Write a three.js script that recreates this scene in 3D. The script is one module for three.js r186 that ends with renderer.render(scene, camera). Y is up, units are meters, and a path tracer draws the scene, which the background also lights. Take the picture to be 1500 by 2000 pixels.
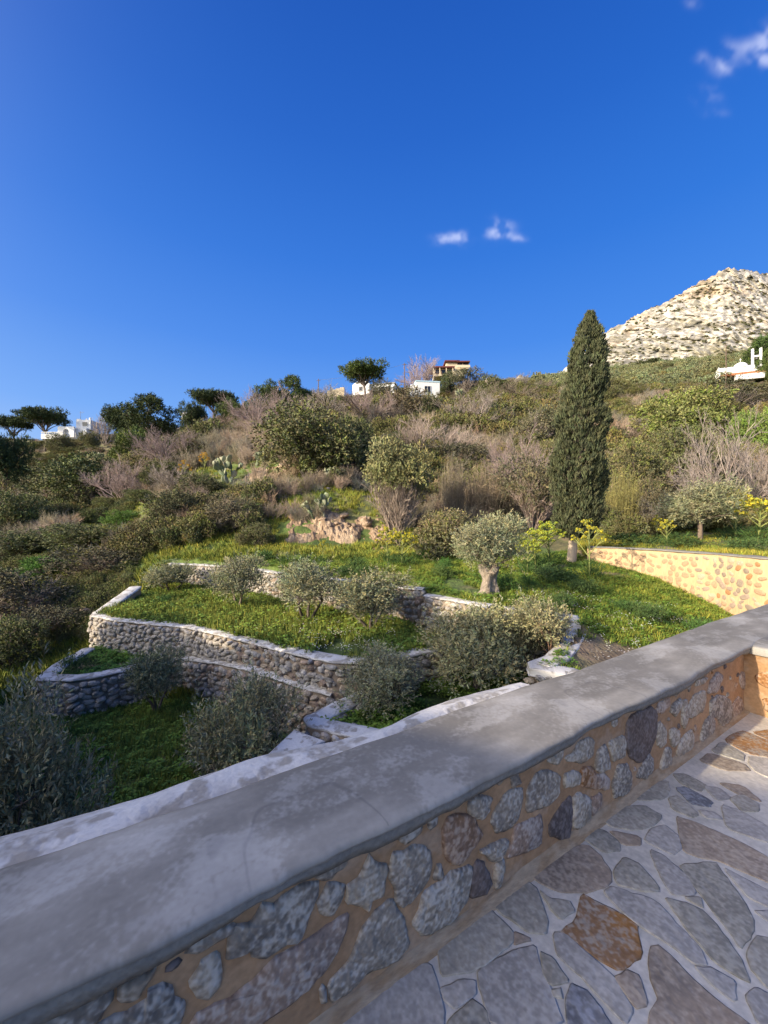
import * as THREE from 'three';
import { mergeGeometries } from 'three/addons/utils/BufferGeometryUtils.js';

// ---------------------------------------------------------------- camera, sky, sun, exposure
const scene = new THREE.Scene();
const F = 751, EYE = 1.5, HOR = 1025;                       // focal length and horizon in photograph pixels (1500 x 2000), eye height in metres
const camera = new THREE.PerspectiveCamera(2 * Math.atan(1000 / F) * 180 / Math.PI, 0.75, 0.05, 4000);
camera.position.set(0, EYE, 0);
camera.lookAt(0, EYE, -10);
camera.setViewOffset(1500, 2000, 0, -25, 1500, 2000);
const renderer = new THREE.WebGLRenderer({ antialias: true });
renderer.setSize(768, 1024);
renderer.toneMapping = THREE.LinearToneMapping;
const EXPOSURE = 1.5;
renderer.toneMappingExposure = EXPOSURE;
renderer.shadowMap.enabled = true;

const SUN_AZ = 119.5 * Math.PI / 180, SUN_EL = 20 * Math.PI / 180;      // sun to the left and behind, low
const sunDir = new THREE.Vector3(-Math.sin(SUN_AZ) * Math.cos(SUN_EL), Math.sin(SUN_EL), -Math.cos(SUN_AZ) * Math.cos(SUN_EL));
const sun = new THREE.DirectionalLight(new THREE.Color().setRGB(1.0, 0.85, 0.63), 4.2);
sun.position.copy(sunDir).multiplyScalar(200);
sun.castShadow = true;
Object.assign(sun.shadow.camera, { left: -150, right: 150, top: 150, bottom: -150, near: 1, far: 600 });
sun.shadow.mapSize.set(4096, 4096);
sun.shadow.radius = 1.2;
scene.add(sun, sun.target);

// ---------------------------------------------------------------- random and noise
let seedState = 12345;
const rnd = () => { seedState = (seedState + 0x6d2b79f5) | 0; let t = Math.imul(seedState ^ (seedState >>> 15), 1 | seedState); t = (t + Math.imul(t ^ (t >>> 7), 61 | t)) ^ t; return ((t ^ (t >>> 14)) >>> 0) / 4294967296; };
const seed = (n) => { seedState = n * 7919 + 17; };
const rr = (a, b) => a + (b - a) * rnd();
const gauss = () => (rnd() + rnd() + rnd() - 1.5) * 1.15;
const clamp = (x, a = 0, b = 1) => Math.min(b, Math.max(a, x));
const lerp = (a, b, t) => a + (b - a) * t;
const sstep = (a, b, x) => { const t = clamp((x - a) / (b - a)); return t * t * (3 - 2 * t); };
const hash = (x, y, s) => { let h = Math.imul(x, 374761393) ^ Math.imul(y, 668265263) ^ Math.imul(s, 974634777); h = Math.imul(h ^ (h >>> 13), 1274126177); return ((h ^ (h >>> 16)) >>> 0) / 4294967296; };
function vn(x, y, per, s) {                                  // value noise, repeats every `per` cells (0: never)
  const xi = Math.floor(x), yi = Math.floor(y); let fx = x - xi, fy = y - yi;
  fx = fx * fx * (3 - 2 * fx); fy = fy * fy * (3 - 2 * fy);
  const w = per ? (v) => ((v % per) + per) % per : (v) => v;
  const a = hash(w(xi), w(yi), s), b = hash(w(xi + 1), w(yi), s), c = hash(w(xi), w(yi + 1), s), d = hash(w(xi + 1), w(yi + 1), s);
  return a + (b - a) * fx + (c - a) * fy + (a - b - c + d) * fx * fy;
}
function fbm(u, v, f, oct, s, tile = true) {
  let a = 0.5, t = 0, n = 0, fr = f;
  for (let o = 0; o < oct; o++) { t += a * vn(u * fr, v * fr, tile ? fr : 0, s + o * 31); n += a; a *= 0.5; fr *= 2; }
  return t / n;
}
// ---------------------------------------------------------------- sky (air and small clouds only)
{
  const W = 2048, H = 1024, data = new Float32Array(W * H * 4);
  const stops = [[-90, .10, .10, .09], [-4, .12, .13, .12], [0, .46, .63, .92], [6, .31, .53, .93], [14, .140, .385, .93], [24, .060, .262, .84], [34, .030, .192, .73], [45, .018, .136, .60], [56, .012, .098, .49], [70, .014, .09, .43], [90, .012, .08, .38]];
  const puffs = [[868, 470, 17, 9, .20], [884, 461, 20, 9, .22], [902, 467, 11, 9, .24], [980, 443, 17, 13, .30], [966, 455, 16, 12, .17], [985, 462, 18, 9, .16], [1014, 466, 12, 6, .20],
    [1412, 128, 17, 16, .22], [1430, 100, 20, 18, .12], [1462, 92, 16, 12, .15], [1486, 112, 20, 14, .20], [1506, 88, 22, 26, .55], [1385, 188, 20, 14, .11], [1372, 112, 12, 9, .10], [1400, 222, 18, 7, .06], [1352, 4, 12, 9, .1]];
  for (let j = 0; j < H; j++) for (let i = 0; i < W; i++) {
    const el = (0.5 - (H - 1 - j + 0.5) / H) * 180, phi = ((i + 0.5) / W - 0.5) * 2 * Math.PI;
    const ce = Math.cos(el * Math.PI / 180), x = ce * Math.cos(phi), y = Math.sin(el * Math.PI / 180), z = ce * Math.sin(phi);
    let k = 0; while (k < stops.length - 2 && stops[k + 1][0] < el) k++;
    const t = clamp((el - stops[k][0]) / (stops[k + 1][0] - stops[k][0])), c = [1, 2, 3].map((n) => lerp(stops[k][n], stops[k + 1][n], t) / EXPOSURE);
    const s = x * sunDir.x + y * sunDir.y + z * sunDir.z;                     // brighter air round the sun
    if (el > -2) { const g = 1.5 * Math.pow(clamp(s * .5 + .5), 13) + 2.8 * Math.pow(clamp(s), 7) + 3 * Math.pow(clamp(s), 60), lo = Math.exp(-Math.max(el, 0) / 18); c[0] += g * (1.02 + .35 * lo); c[1] += g * (.95 + .25 * lo); c[2] += g * .84;
      const left = clamp(-x * .5 + .5) * lo * .10; c[0] += left; c[1] += left * .75; c[2] += left * .25; }
    if (z < -0.2) {
      const px = 750 + F * x / -z, py = HOR - F * y / -z;
      if (px > 800 && px < 1600 && py < 520 && py > -60) {
        let m = 0; for (const [a, b, w, h, q] of puffs) { const e = ((px - a) / w) ** 2 + ((py - b) / h) ** 2; if (e < 9) m += q * Math.exp(-e * 0.8); }
        m = clamp(m * (.1 + 2.6 * sstep(.32, .72, fbm(px / 26 + .6 * fbm(px / 40, py / 40, 1, 3, 6, false), py / 20, 1, 5, 5, false))) * .55, 0, .33); c[0] = lerp(c[0], .86, m); c[1] = lerp(c[1], .88, m); c[2] = lerp(c[2], 1.0, m);
      }
    }
    const o = (j * W + i) * 4; data[o] = c[0]; data[o + 1] = c[1]; data[o + 2] = c[2]; data[o + 3] = 1;
  }
  const sky = new THREE.DataTexture(data, W, H, THREE.RGBAFormat, THREE.FloatType);
  sky.mapping = THREE.EquirectangularReflectionMapping; sky.magFilter = THREE.LinearFilter; sky.minFilter = THREE.LinearFilter; sky.wrapS = THREE.RepeatWrapping; sky.needsUpdate = true;
  scene.background = sky; scene.environment = sky;
}

// ---------------------------------------------------------------- naming helpers
const used = {};
const numbered = (n) => { const k = used[n] = (used[n] ?? -1) + 1; return k ? n + '_' + String(k).padStart(3, '0') : n; };
function tag(o, label, category, group, kind) {
  if (label) o.userData.label = label; if (category) o.userData.category = category;
  if (group) o.userData.group = group; if (kind) o.userData.kind = kind; return o;
}
function thing(name, label, category, [x, y, z] = [0, 0, 0], turn = 0, group, kind) {
  const o = new THREE.Group(); o.name = numbered(name); o.position.set(x, y, z); o.rotation.y = turn; scene.add(o);
  return tag(o, label, category, group, kind);
}
function part(name, geo, mat, parent, label) {
  const m = new THREE.Mesh(geo, mat); m.name = parent === scene ? numbered(name) : name; m.castShadow = m.receiveShadow = true; parent.add(m);
  if (label) m.userData.label = label; return m;
}
const V = (x, y, z) => new THREE.Vector3(x, y, z);
const at = (px, py, D) => V((px - 750) / F * D, EYE + (HOR - py) / F * D, -D);          // a measured photograph point at a known depth
const onY = (px, py, y) => at(px, py, F * (EYE - y) / (py - HOR));                      // ... at a known height below the eye

// ---------------------------------------------------------------- geometry collector
class G {
  constructor() { this.p = []; this.n = []; this.c = []; this.u = []; this.i = []; }
  v(x, y, z, nx, ny, nz, c, u = 0, v = 0) { this.p.push(x, y, z); this.n.push(nx, ny, nz); if (c) this.c.push(c[0], c[1], c[2]); this.u.push(u, v); return this.p.length / 3 - 1; }
  leaf(o, l, w, L, W, c) {                                   // a pointed leaf: centre, long axis, cross axis (unit vectors)
    const nx = l.y * w.z - l.z * w.y, ny = l.z * w.x - l.x * w.z, nz = l.x * w.y - l.y * w.x, b = this.p.length / 3, a = L / 2, h = W / 2;
    this.v(o.x - l.x * a, o.y - l.y * a, o.z - l.z * a, nx, ny, nz, c); this.v(o.x + w.x * h, o.y + w.y * h, o.z + w.z * h, nx, ny, nz, c);
    this.v(o.x + l.x * a, o.y + l.y * a, o.z + l.z * a, nx, ny, nz, c); this.v(o.x - w.x * h, o.y - w.y * h, o.z - w.z * h, nx, ny, nz, c);
    this.i.push(b, b + 2, b + 1, b, b + 3, b + 2);
  }
  limb(a, b, r0, r1, c, k = 5) {                             // a tapered limb from a to b
    const d = b.clone().sub(a); const len = d.length() || 1e-6; d.divideScalar(len);
    const q = Math.abs(d.y) < .9 ? V(0, 1, 0) : V(1, 0, 0), e = q.clone().cross(d).normalize(), f = d.clone().cross(e), s = this.p.length / 3;
    for (let j = 0; j <= k; j++) { const t = j / k * Math.PI * 2, x = Math.cos(t), y = Math.sin(t), nx = e.x * x + f.x * y, ny = e.y * x + f.y * y, nz = e.z * x + f.z * y;
      this.v(a.x + nx * r0, a.y + ny * r0, a.z + nz * r0, nx, ny, nz, c, j / k * r0 * 6, 0); this.v(b.x + nx * r1, b.y + ny * r1, b.z + nz * r1, nx, ny, nz, c, j / k * r0 * 6, len); }
    for (let j = 0; j < k; j++) { const o = s + j * 2; this.i.push(o, o + 2, o + 1, o + 1, o + 2, o + 3); }
  }
  tri(a, b, c) { this.i.push(a, b, c); }
  build() {
    const g = new THREE.BufferGeometry(); g.setAttribute('position', new THREE.Float32BufferAttribute(this.p, 3));
    if (this.n.length) g.setAttribute('normal', new THREE.Float32BufferAttribute(this.n, 3));
    if (this.c.length) g.setAttribute('color', new THREE.Float32BufferAttribute(this.c, 3));
    g.setAttribute('uv', new THREE.Float32BufferAttribute(this.u, 2)); g.setIndex(this.i); return g;
  }
}
function grid(nu, nv, fn, closed = false) {                  // fn(i, j) -> {p: Vector3, uv, c}; smooth normals
  const P = [], U = [], C = [], I = [];
  for (let j = 0; j <= nv; j++) for (let i = 0; i <= nu; i++) { const r = fn(i, j); P.push(r.p.x, r.p.y, r.p.z); U.push(r.uv[0], r.uv[1]); if (r.c) C.push(...r.c); }
  for (let j = 0; j < nv; j++) for (let i = 0; i < nu; i++) { const a = j * (nu + 1) + i, b = a + 1, c = a + nu + 1, d = c + 1; I.push(a, b, c, b, d, c); }
  const g = new THREE.BufferGeometry(); g.setAttribute('position', new THREE.Float32BufferAttribute(P, 3)); g.setAttribute('uv', new THREE.Float32BufferAttribute(U, 2));
  if (C.length) g.setAttribute('color', new THREE.Float32BufferAttribute(C, 3)); g.setIndex(I); g.computeVertexNormals(); return g;
}
const box = (w, h, d, x = 0, y = 0, z = 0) => new THREE.BoxGeometry(w, h, d).translate(x, y, z);
const flat = (g) => { const f = g.toNonIndexed(); f.computeVertexNormals(); return f; };

// ---------------------------------------------------------------- procedural textures
function tex(n, fn, rep = 1, srgb = false) {                 // fn(u, v) -> linear [r, g, b] (colour) or a number (height)
  const d = new Uint8Array(n * n * 4);
  for (let j = 0; j < n; j++) for (let i = 0; i < n; i++) {
    const r = fn(i / n, j / n), o = (j * n + i) * 4;
    for (let k = 0; k < 3; k++) { let x = typeof r === 'number' ? r : r[k]; x = clamp(x); if (srgb) x = x <= .0031308 ? x * 12.92 : 1.055 * x ** (1 / 2.4) - .055; d[o + k] = x * 255; }
    d[o + 3] = 255;
  }
  const t = new THREE.DataTexture(d, n, n); t.wrapS = t.wrapT = THREE.RepeatWrapping; t.magFilter = THREE.LinearFilter; t.minFilter = THREE.LinearMipmapLinearFilter; t.generateMipmaps = true;
  if (srgb) t.colorSpace = THREE.SRGBColorSpace; t.repeat.set(rep, rep); t.needsUpdate = true; return t;
}
const mix3 = (a, b, t) => [lerp(a[0], b[0], t), lerp(a[1], b[1], t), lerp(a[2], b[2], t)];
const mul = (a, k) => [a[0] * k, a[1] * k, a[2] * k];
const bumpRough = tex(512, (u, v) => .6 * fbm(u, v, 8, 6, 11) + .4 * Math.abs(fbm(u, v, 24, 4, 12) * 2 - 1));
const bumpFine = tex(512, (u, v) => .5 * fbm(u, v, 32, 4, 13) + .5 * fbm(u, v, 6, 3, 14));
function stoneMap(base, alt, light, lightAmt, s, streak = 1) {
  const g = s > 199 ? .6 : 1;                                // walked-on slabs are smoother than wall stones
  return tex(384, (u, v) => {
    const a = fbm(u, v, 4, 5, s), b = fbm(u + .1 * a, v * streak, 16, 4, s + 3), f = fbm(u, v, 96, 2, s + 5), l = fbm(u + .12 * a, v, 9, 5, s + 7);
    let c = mix3(base, alt, sstep(.38, .64, a * .7 + b * .3)); c = mul(c, 1 - .75 * g + 1.5 * g * (b * .45 + f * .55));
    return mix3(c, mul(light, .8 + .4 * f), lightAmt * (g < 1 ? .8 : 1) * sstep(.42, .64, l * .30 + b * .25 + f * .45));
  }, 1, true);
}
const std = (o) => new THREE.MeshStandardMaterial({ roughness: .9, ...o });
const stoneMat = (m, bs, rough = .88) => std({ map: m, bumpMap: bumpRough, bumpScale: bs, roughness: rough });
const M = {};
M.wallStone = [   // grey, tan grey, brown, rusty, dark brown
  stoneMat(stoneMap([.38, .31, .225], [.22, .185, .145], [.55, .49, .40], .6, 101), .025),
  stoneMat(stoneMap([.42, .34, .24], [.27, .22, .165], [.60, .54, .44], .45, 111), .025),
  stoneMat(stoneMap([.37, .25, .17], [.27, .205, .16], [.52, .46, .38], .5, 121), .016),
  stoneMat(stoneMap([.36, .17, .06], [.25, .15, .09], [.48, .38, .28], .55, 131), .018),
  stoneMat(stoneMap([.15, .105, .08], [.115, .088, .075], [.30, .27, .25], .25, 141), .010),
];
M.flag = [
  stoneMat(stoneMap([.43, .39, .335], [.30, .275, .24], [.52, .48, .42], .35, 201, 2), .006, .8),
  stoneMat(stoneMap([.38, .34, .27], [.265, .24, .19], [.48, .445, .37], .4, 211, 2), .008, .82),
  stoneMat(stoneMap([.35, .27, .195], [.25, .20, .15], [.46, .39, .30], .5, 221, 1), .010, .85),
  stoneMat(stoneMap([.38, .18, .05], [.28, .16, .08], [.36, .38, .34], .6, 231), .012, .85),
  stoneMat(stoneMap([.16, .16, .165], [.30, .28, .255], [.40, .41, .44], .5, 241), .010, .82),
  stoneMat(stoneMap([.34, .31, .25], [.26, .25, .22], [.50, .46, .38], .4, 251, 3), .008, .82),
];
M.groutFloor = std({ map: tex(512, (u, v) => mul(mix3([.57, .52, .44], [.48, .44, .37], sstep(.4, .65, fbm(u, v, 6, 4, 301))), .8 + .4 * fbm(u, v, 64, 3, 302)), 1, true), bumpMap: bumpFine, bumpScale: .006, roughness: .95 });
M.groutWall = std({ map: tex(512, (u, v) => { const a = fbm(u, v, 5, 5, 311), f = fbm(u, v, 80, 3, 312); return mul(mix3(mix3([.44, .265, .135], [.37, .215, .105], sstep(.42, .6, a)), [.44, .31, .20], sstep(.55, .7, fbm(u, v, 9, 4, 315)) * .6), .78 + .44 * f); }, 1, true), bumpMap: bumpFine, bumpScale: .008, roughness: .96 });
M.footMortar = std({ map: tex(256, (u, v) => mul(mix3([.40, .30, .19], [.33, .22, .12], sstep(.4, .6, fbm(u, v, 5, 4, 317))), .75 + .5 * fbm(u, v, 40, 3, 318)), 1, true), bumpMap: bumpFine, bumpScale: .01, roughness: .96 });
M.coping = std({
  map: tex(768, (u, v) => {
    const w = fbm(u, v, 2, 4, 321), a = fbm(u + .14 * w, v + .2 * w, 2, 7, 322), st = fbm(u + .08 * w, v * 3, 3, 6, 323), f = fbm(u, v, 128, 2, 324), l = fbm(u + .16 * a, v + .2 * w, 3, 7, 325);
    const hair = Math.abs(fbm(u + .05 * a, v * .5, 2, 5, 329) - .5); let c = mix3([.20, .182, .15], [.43, .395, .335], sstep(.36, .64, a * .5 + st * .5));
    c = mix3(c, [.60, .575, .53], .5 * sstep(.50, .66, l * .5 + st * .5)); c = mix3(c, [.13, .12, .105], .45 * sstep(.006, .001, hair)); c = mix3(c, [.62, .60, .56], .22 * sstep(.56, .70, fbm(u + .1 * w, v * 2, 5, 7, 328) * .85 + f * .15)); c = mix3(c, [.23, .205, .17], .4 * sstep(.56, .72, fbm(u, v, 5, 5, 327)));
    return mul(c, .91 + .18 * f);
  }, 1, true), bumpMap: tex(512, (u, v) => .55 * fbm(u, v, 4, 6, 331) + .10 * fbm(u, v, 64, 3, 332) + .2 * fbm(u, v * 3, 8, 4, 333)), bumpScale: .006, roughness: .72 });
M.fascia = std({ map: tex(512, (u, v) => mul(mix3([.27, .25, .21], [.19, .175, .15], fbm(u, v, 6, 5, 341)), .75 + .5 * fbm(u, v, 90, 3, 342)), 1, true), bumpMap: bumpRough, bumpScale: .012, roughness: .95 });
M.white = std({ map: tex(512, (u, v) => { const a = fbm(u, v, 4, 5, 351), b = fbm(u, v, 10, 5, 352); return mul(mix3(mix3([.62, .60, .565], [.47, .445, .41], sstep(.45, .68, a)), [.28, .25, .205], .8 * sstep(.55, .70, b)), .9 + .2 * fbm(u, v, 64, 2, 353)); }, 1, true), bumpMap: bumpRough, bumpScale: .01, roughness: .9 });
M.house = std({ map: tex(256, (u, v) => mul([.78, .77, .74], .92 + .16 * fbm(u, v, 6, 4, 361)), 1, true), roughness: .9 });
M.cream = std({ color: new THREE.Color().setRGB(.62, .52, .36) });
M.glass = std({ color: new THREE.Color().setRGB(.02, .025, .03), roughness: .15 });
M.redRoof = std({ color: new THREE.Color().setRGB(.13, .035, .028), roughness: .8 });
M.tile = std({ color: new THREE.Color().setRGB(.42, .17, .08), roughness: .9 });
M.greyRoof = std({ color: new THREE.Color().setRGB(.30, .30, .31), roughness: .8 });
M.blue = std({ color: new THREE.Color().setRGB(.42, .58, .66) });
M.metal = std({ color: new THREE.Color().setRGB(.18, .17, .16), roughness: .6 });
M.woodPole = std({ color: new THREE.Color().setRGB(.16, .11, .08) });
M.rubbleCore = std({ color: new THREE.Color().setRGB(.27, .215, .16) });
M.fieldStone = [[.50, .45, .38], [.43, .40, .36], [.55, .45, .34], [.37, .345, .32], [.46, .34, .25], [.57, .53, .47]].map((c, k) => std({ map: tex(128, (u, v) => mul(mix3(c, mul(c, .6), sstep(.45, .7, fbm(u, v, 4, 4, 401 + k))), .8 + .4 * fbm(u, v, 24, 2, 411 + k)), 1, true), bumpMap: bumpRough, bumpScale: .03 }));
M.ochreWall = std({ map: tex(512, (u, v) => mul(mix3([.53, .36, .19], [.50, .36, .21], fbm(u, v, 8, 4, 421)), .85 + .3 * fbm(u, v, 60, 2, 422)), .5, true), bumpMap: bumpFine, bumpScale: .02 });
M.ochreStone = [[.46, .30, .18], [.37, .28, .21], [.46, .23, .10], [.32, .25, .185], [.50, .39, .27]].map((c, k) => std({ map: tex(128, (u, v) => mul(mix3(c, mul(c, .75), fbm(u, v, 4, 4, 431 + k)), .85 + .3 * fbm(u, v, 30, 2, 441 + k)), 1, true), bumpMap: bumpRough, bumpScale: .02 }));
M.bark = std({ map: tex(256, (u, v) => mul(mix3([.20, .15, .11], [.33, .27, .21], fbm(u * 1, v, 8, 4, 451)), .6 + .8 * fbm(u, v, 20, 3, 452)), 2, true), bumpMap: bumpRough, bumpScale: .03 });
M.paleBark = std({ map: tex(256, (u, v) => mul(mix3([.22, .17, .125], [.40, .33, .26], fbm(u, v, 6, 4, 461)), .6 + .8 * fbm(u, v, 16, 3, 462)), 1, true), bumpMap: bumpRough, bumpScale: .05 });
const vcol = (tint = [1, 1, 1], o = {}) => std({ vertexColors: true, side: THREE.DoubleSide, roughness: .92, color: new THREE.Color().setRGB(...tint), ...o });
const tintCache = {};
const tinted = (t, o) => tintCache[t.join() + JSON.stringify(o ?? 0)] ??= vcol(t, o);
M.ground = vcol([1, 1, 1], { roughness: .97, side: THREE.FrontSide, map: tex(512, (u, v) => { const k = .45 + 1.1 * fbm(u, v, 10, 6, 471), w = fbm(u, v, 5, 4, 473); return [clamp(k * (.75 + .2 * w)), clamp(k * .86), clamp(k * (.7 + .2 * w))]; }, 1, true), bumpMap: bumpRough, bumpScale: .08 });
M.rock = vcol([1, 1, 1], { roughness: .95, bumpMap: bumpRough, bumpScale: .12 });
M.limestone = vcol([1, 1, 1], { roughness: .95, side: THREE.FrontSide, map: tex(512, (u, v) => { const a = fbm(u, v, 12, 6, 481), b = Math.abs(fbm(u, v, 20, 5, 482) * 2 - 1), d = sstep(.52, .62, fbm(u + a * .06, v, 18, 5, 483)); const k = (.62 + .6 * a) * (.72 + .5 * sstep(0, .3, b)); return mix3([k * .82, k * .80, k * .76], [.17, .16, .105], d * .5); }, 1, true), bumpMap: tex(512, (u, v) => Math.abs(fbm(u, v, 8, 6, 485) * 2 - 1) * .7 + .3 * fbm(u, v, 30, 4, 486)), bumpScale: 3 });

// ---------------------------------------------------------------- the lie of the land
const inPoly = (pts, x, z) => { let c = false; for (let i = 0, j = pts.length - 1; i < pts.length; j = i++) { const a = pts[i], b = pts[j]; if ((a.z > z) !== (b.z > z) && x < (b.x - a.x) * (z - a.z) / (b.z - a.z) + a.x) c = !c; } return c; };
const rows = (list) => list.map(([px, py, y]) => onY(px, py, y));
// tops of the terrace walls, measured in the photograph
const upperPath = rows([[265, 1146, -1.15], [215, 1182, -1.5], [192, 1200, -1.6], [235, 1208, -1.6], [310, 1216, -1.6], [380, 1222, -1.6], [450, 1238, -1.6], [520, 1255, -1.6], [590, 1273, -1.6], [660, 1287, -1.6], [720, 1289, -1.6], [770, 1280, -1.6], [860, 1262, -1.6], [925, 1246, -1.6]]);
const backPath = rows([[333, 1100, -.5], [400, 1103, -.5], [480, 1108, -.5], [540, 1117, -.5], [640, 1128, -.5], [740, 1140, -.5], [832, 1150, -.5]]);
const backPath2 = rows([[836, 1161, -.64], [900, 1172, -.64], [962, 1184, -.64]]);
const benchPath = rows([[172, 1267, -2.5], [120, 1296, -2.52], [88, 1322, -2.55], [147, 1323, -2.55], [200, 1315, -2.55], [257, 1303, -2.55], [320, 1290, -2.55], [367, 1283, -2.47], [430, 1290, -2.37], [491, 1303, -2.22], [540, 1317, -2.22], [587, 1333, -2.27], [655, 1350, -2.3]]);
const midPath = [...rows([[752, 1330, -2.1], [710, 1355, -2.15], [660, 1380, -2.18], [610, 1407, -2.2], [660, 1420, -2.2], [715, 1432, -2.2]]), V(1.2, -2.2, -6.25), V(4.0, -2.2, -5.2)];
const curvePath = [V(4.7, -1.5, -5.9), ...rows([[1110, 1311, -1.45], [1047, 1301, -1.4], [1085, 1286, -1.4], [1115, 1256, -1.35], [1131, 1224, -1.2], [1128, 1204, -1.05], [1060, 1194, -.85], [985, 1187, -.7]])];
const rightTop = [at(1150, 1068, 17.2), at(1190, 1069, 16.6), at(1300, 1074, 14.8), at(1410, 1082, 12.9), at(1500, 1090, 11.4), V(12.6, .5, -9.5), V(14, .5, -6)];
const polyL1 = [backPath[0].clone(), ...upperPath, ...[...backPath, ...backPath2].reverse()];
const polyBench = [...benchPath, ...upperPath.slice(2, 11).reverse()];
const polyM = [...midPath.slice(0), ...curvePath.slice(0), backPath2[2], ...upperPath.slice(10).reverse()];
const polyLawn = [...curvePath, backPath2[2], backPath2[1], backPath2[0], ...[...backPath].reverse(), V(-11.1, 0, -24), V(8.6, 0, -24), ...rightTop, V(8, 0, 0), V(4, 0, -2)];
const dW = V(.8457, 0, -.5337), nW = V(-.5337, 0, -.8457);                // along the parapet; away from the house
const onWall = (t, y, p) => V(nW.x * p + dW.x * t, y, nW.z * p + dW.z * t);
const tab = {
  px: [-350, 0, 200, 330, 400, 600, 800, 1000, 1160, 1300, 1500, 1850],
  D: [12, 14, 17, 20, 22.5, 26, 32, 45, 65, 90, 125, 180, 260, 420, 900, 2500],
  y: [[1340, 1338, 1338, 1338, 1338, 1150, 1145, 1145, 1120, 1095, 1090, 1090],
    [1305, 1298, 1272, 1250, 1240, 1135, 1132, 1130, 1100, 1085, 1083, 1080],
    [1255, 1238, 1195, 1150, 1125, 1110, 1107, 1105, 1085, 1070, 1068, 1068],
    [1220, 1190, 1145, 1098, 1088, 1080, 1082, 1082, 1068, 1058, 1056, 1056],
    [1195, 1165, 1125, 1080, 1068, 1062, 1062, 1062, 1058, 1048, 1046, 1046],
    [1165, 1135, 1095, 1050, 1030, 985, 1005, 1025, 1032, 1030, 1020, 1020],
    [1120, 1098, 1060, 1010, 975, 945, 962, 980, 995, 995, 985, 980],
    [1070, 1055, 1010, 955, 925, 885, 893, 905, 925, 925, 915, 905],
    [1020, 1005, 965, 915, 885, 842, 838, 838, 855, 852, 840, 830],
    [975, 950, 915, 880, 858, 805, 790, 785, 802, 800, 785, 775],
    [915, 892, 868, 848, 835, 787, 766, 762, 768, 765, 745, 740],
    [880, 862, 855, 846, 838, 800, 775, 755, 745, 735, 718, 710],
    [890, 882, 872, 862, 855, 830, 800, 760, 732, 718, 700, 690],
    [960, 955, 950, 935, 920, 890, 840, 780, 735, 715, 690, 680],
    [1005, 1005, 1003, 1000, 995, 980, 950, 900, 860, 840, 800, 790],
    [1017, 1017, 1017, 1017, 1017, 1015, 1010, 1000, 990, 980, 970, 970]],
};
function natural(px, D) {
  const c = tab.px, r = tab.D; D = Math.max(D, 12); px = clamp(px, c[0], c[c.length - 1] - 1e-3);
  let i = 0; while (i < c.length - 2 && c[i + 1] <= px) i++;
  let j = 0; while (j < r.length - 2 && r[j + 1] <= D) j++;
  const a = (px - c[i]) / (c[i + 1] - c[i]), b = clamp((Math.log(D) - Math.log(r[j])) / (Math.log(r[j + 1]) - Math.log(r[j])));
  const s = a * a * (3 - 2 * a) * .5 + a * .5, y0 = lerp(tab.y[j][i], tab.y[j][i + 1], s), y1 = lerp(tab.y[j + 1][i], tab.y[j + 1][i + 1], s);
  return lerp(EYE + (HOR - y0) / F * r[j], EYE + (HOR - y1) / F * r[j + 1], b);
}
const rough2 = (x, z) => (fbm(x * .6 + 50, z * .6 + 50, 1, 4, 71, false) - .5);
function zone(x, z) {
  const p = x * nW.x + z * nW.z; if (p < 2.0 + (x * dW.x + z * dW.z < 2.7 ? .05 : 0) && !(x * dW.x + z * dW.z > 2.9 && p > 1.36)) return 'platform';
  if (inPoly(polyM, x, z)) return 'middle'; if (inPoly(polyL1, x, z)) return 'upper'; if (inPoly(polyBench, x, z)) return 'bench';
  if (inPoly(polyLawn, x, z)) return 'lawn'; return 'wild';
}
function height(x, z) {
  const D = Math.max(.2, -z), zo = zone(x, z), k = rough2(x, z);
  if (zo === 'platform') return -3.6;
  if (zo === 'middle') return -2.4 + .12 * k;
  if (zo === 'upper') return -1.68 + .16 * k;
  if (zo === 'bench') return -2.62 + .1 * k;
  const th = Math.atan2(x, -z), lim = 1.08, rad = Math.hypot(x, z);
  const tn = Math.abs(th) < lim ? x / D : Math.sign(th) * Math.tan(lim), dd = Math.abs(th) < lim ? D : rad * Math.cos(lim);
  const nat = dd < 12 ? lerp(-3.5, natural(750 + F * tn, 12), sstep(11, 12, dd)) : natural(750 + F * tn, dd);
  if (zo === 'lawn') {
    const pl = -.55 + .298 * (D - 10.7) - .1725 * (x - 2.9), cap = -.56 + Math.max(0, D - 13.5) * .10, m = Math.min(pl, cap) - .08 * Math.exp(-Math.abs(pl - cap) * 4);
    return lerp(m, nat, sstep(15.5, 20, D)) + .1 * k;
  }
  return nat + k * clamp(dd * .03, .25, 2.2);
}
const gcol = {
  grass: [.115, .165, .034], dark: [.06, .095, .02], soil: [.30, .20, .12], dry: [.27, .24, .09], scrub: [.15, .135, .06], path: [.20, .15, .105],
};
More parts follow.
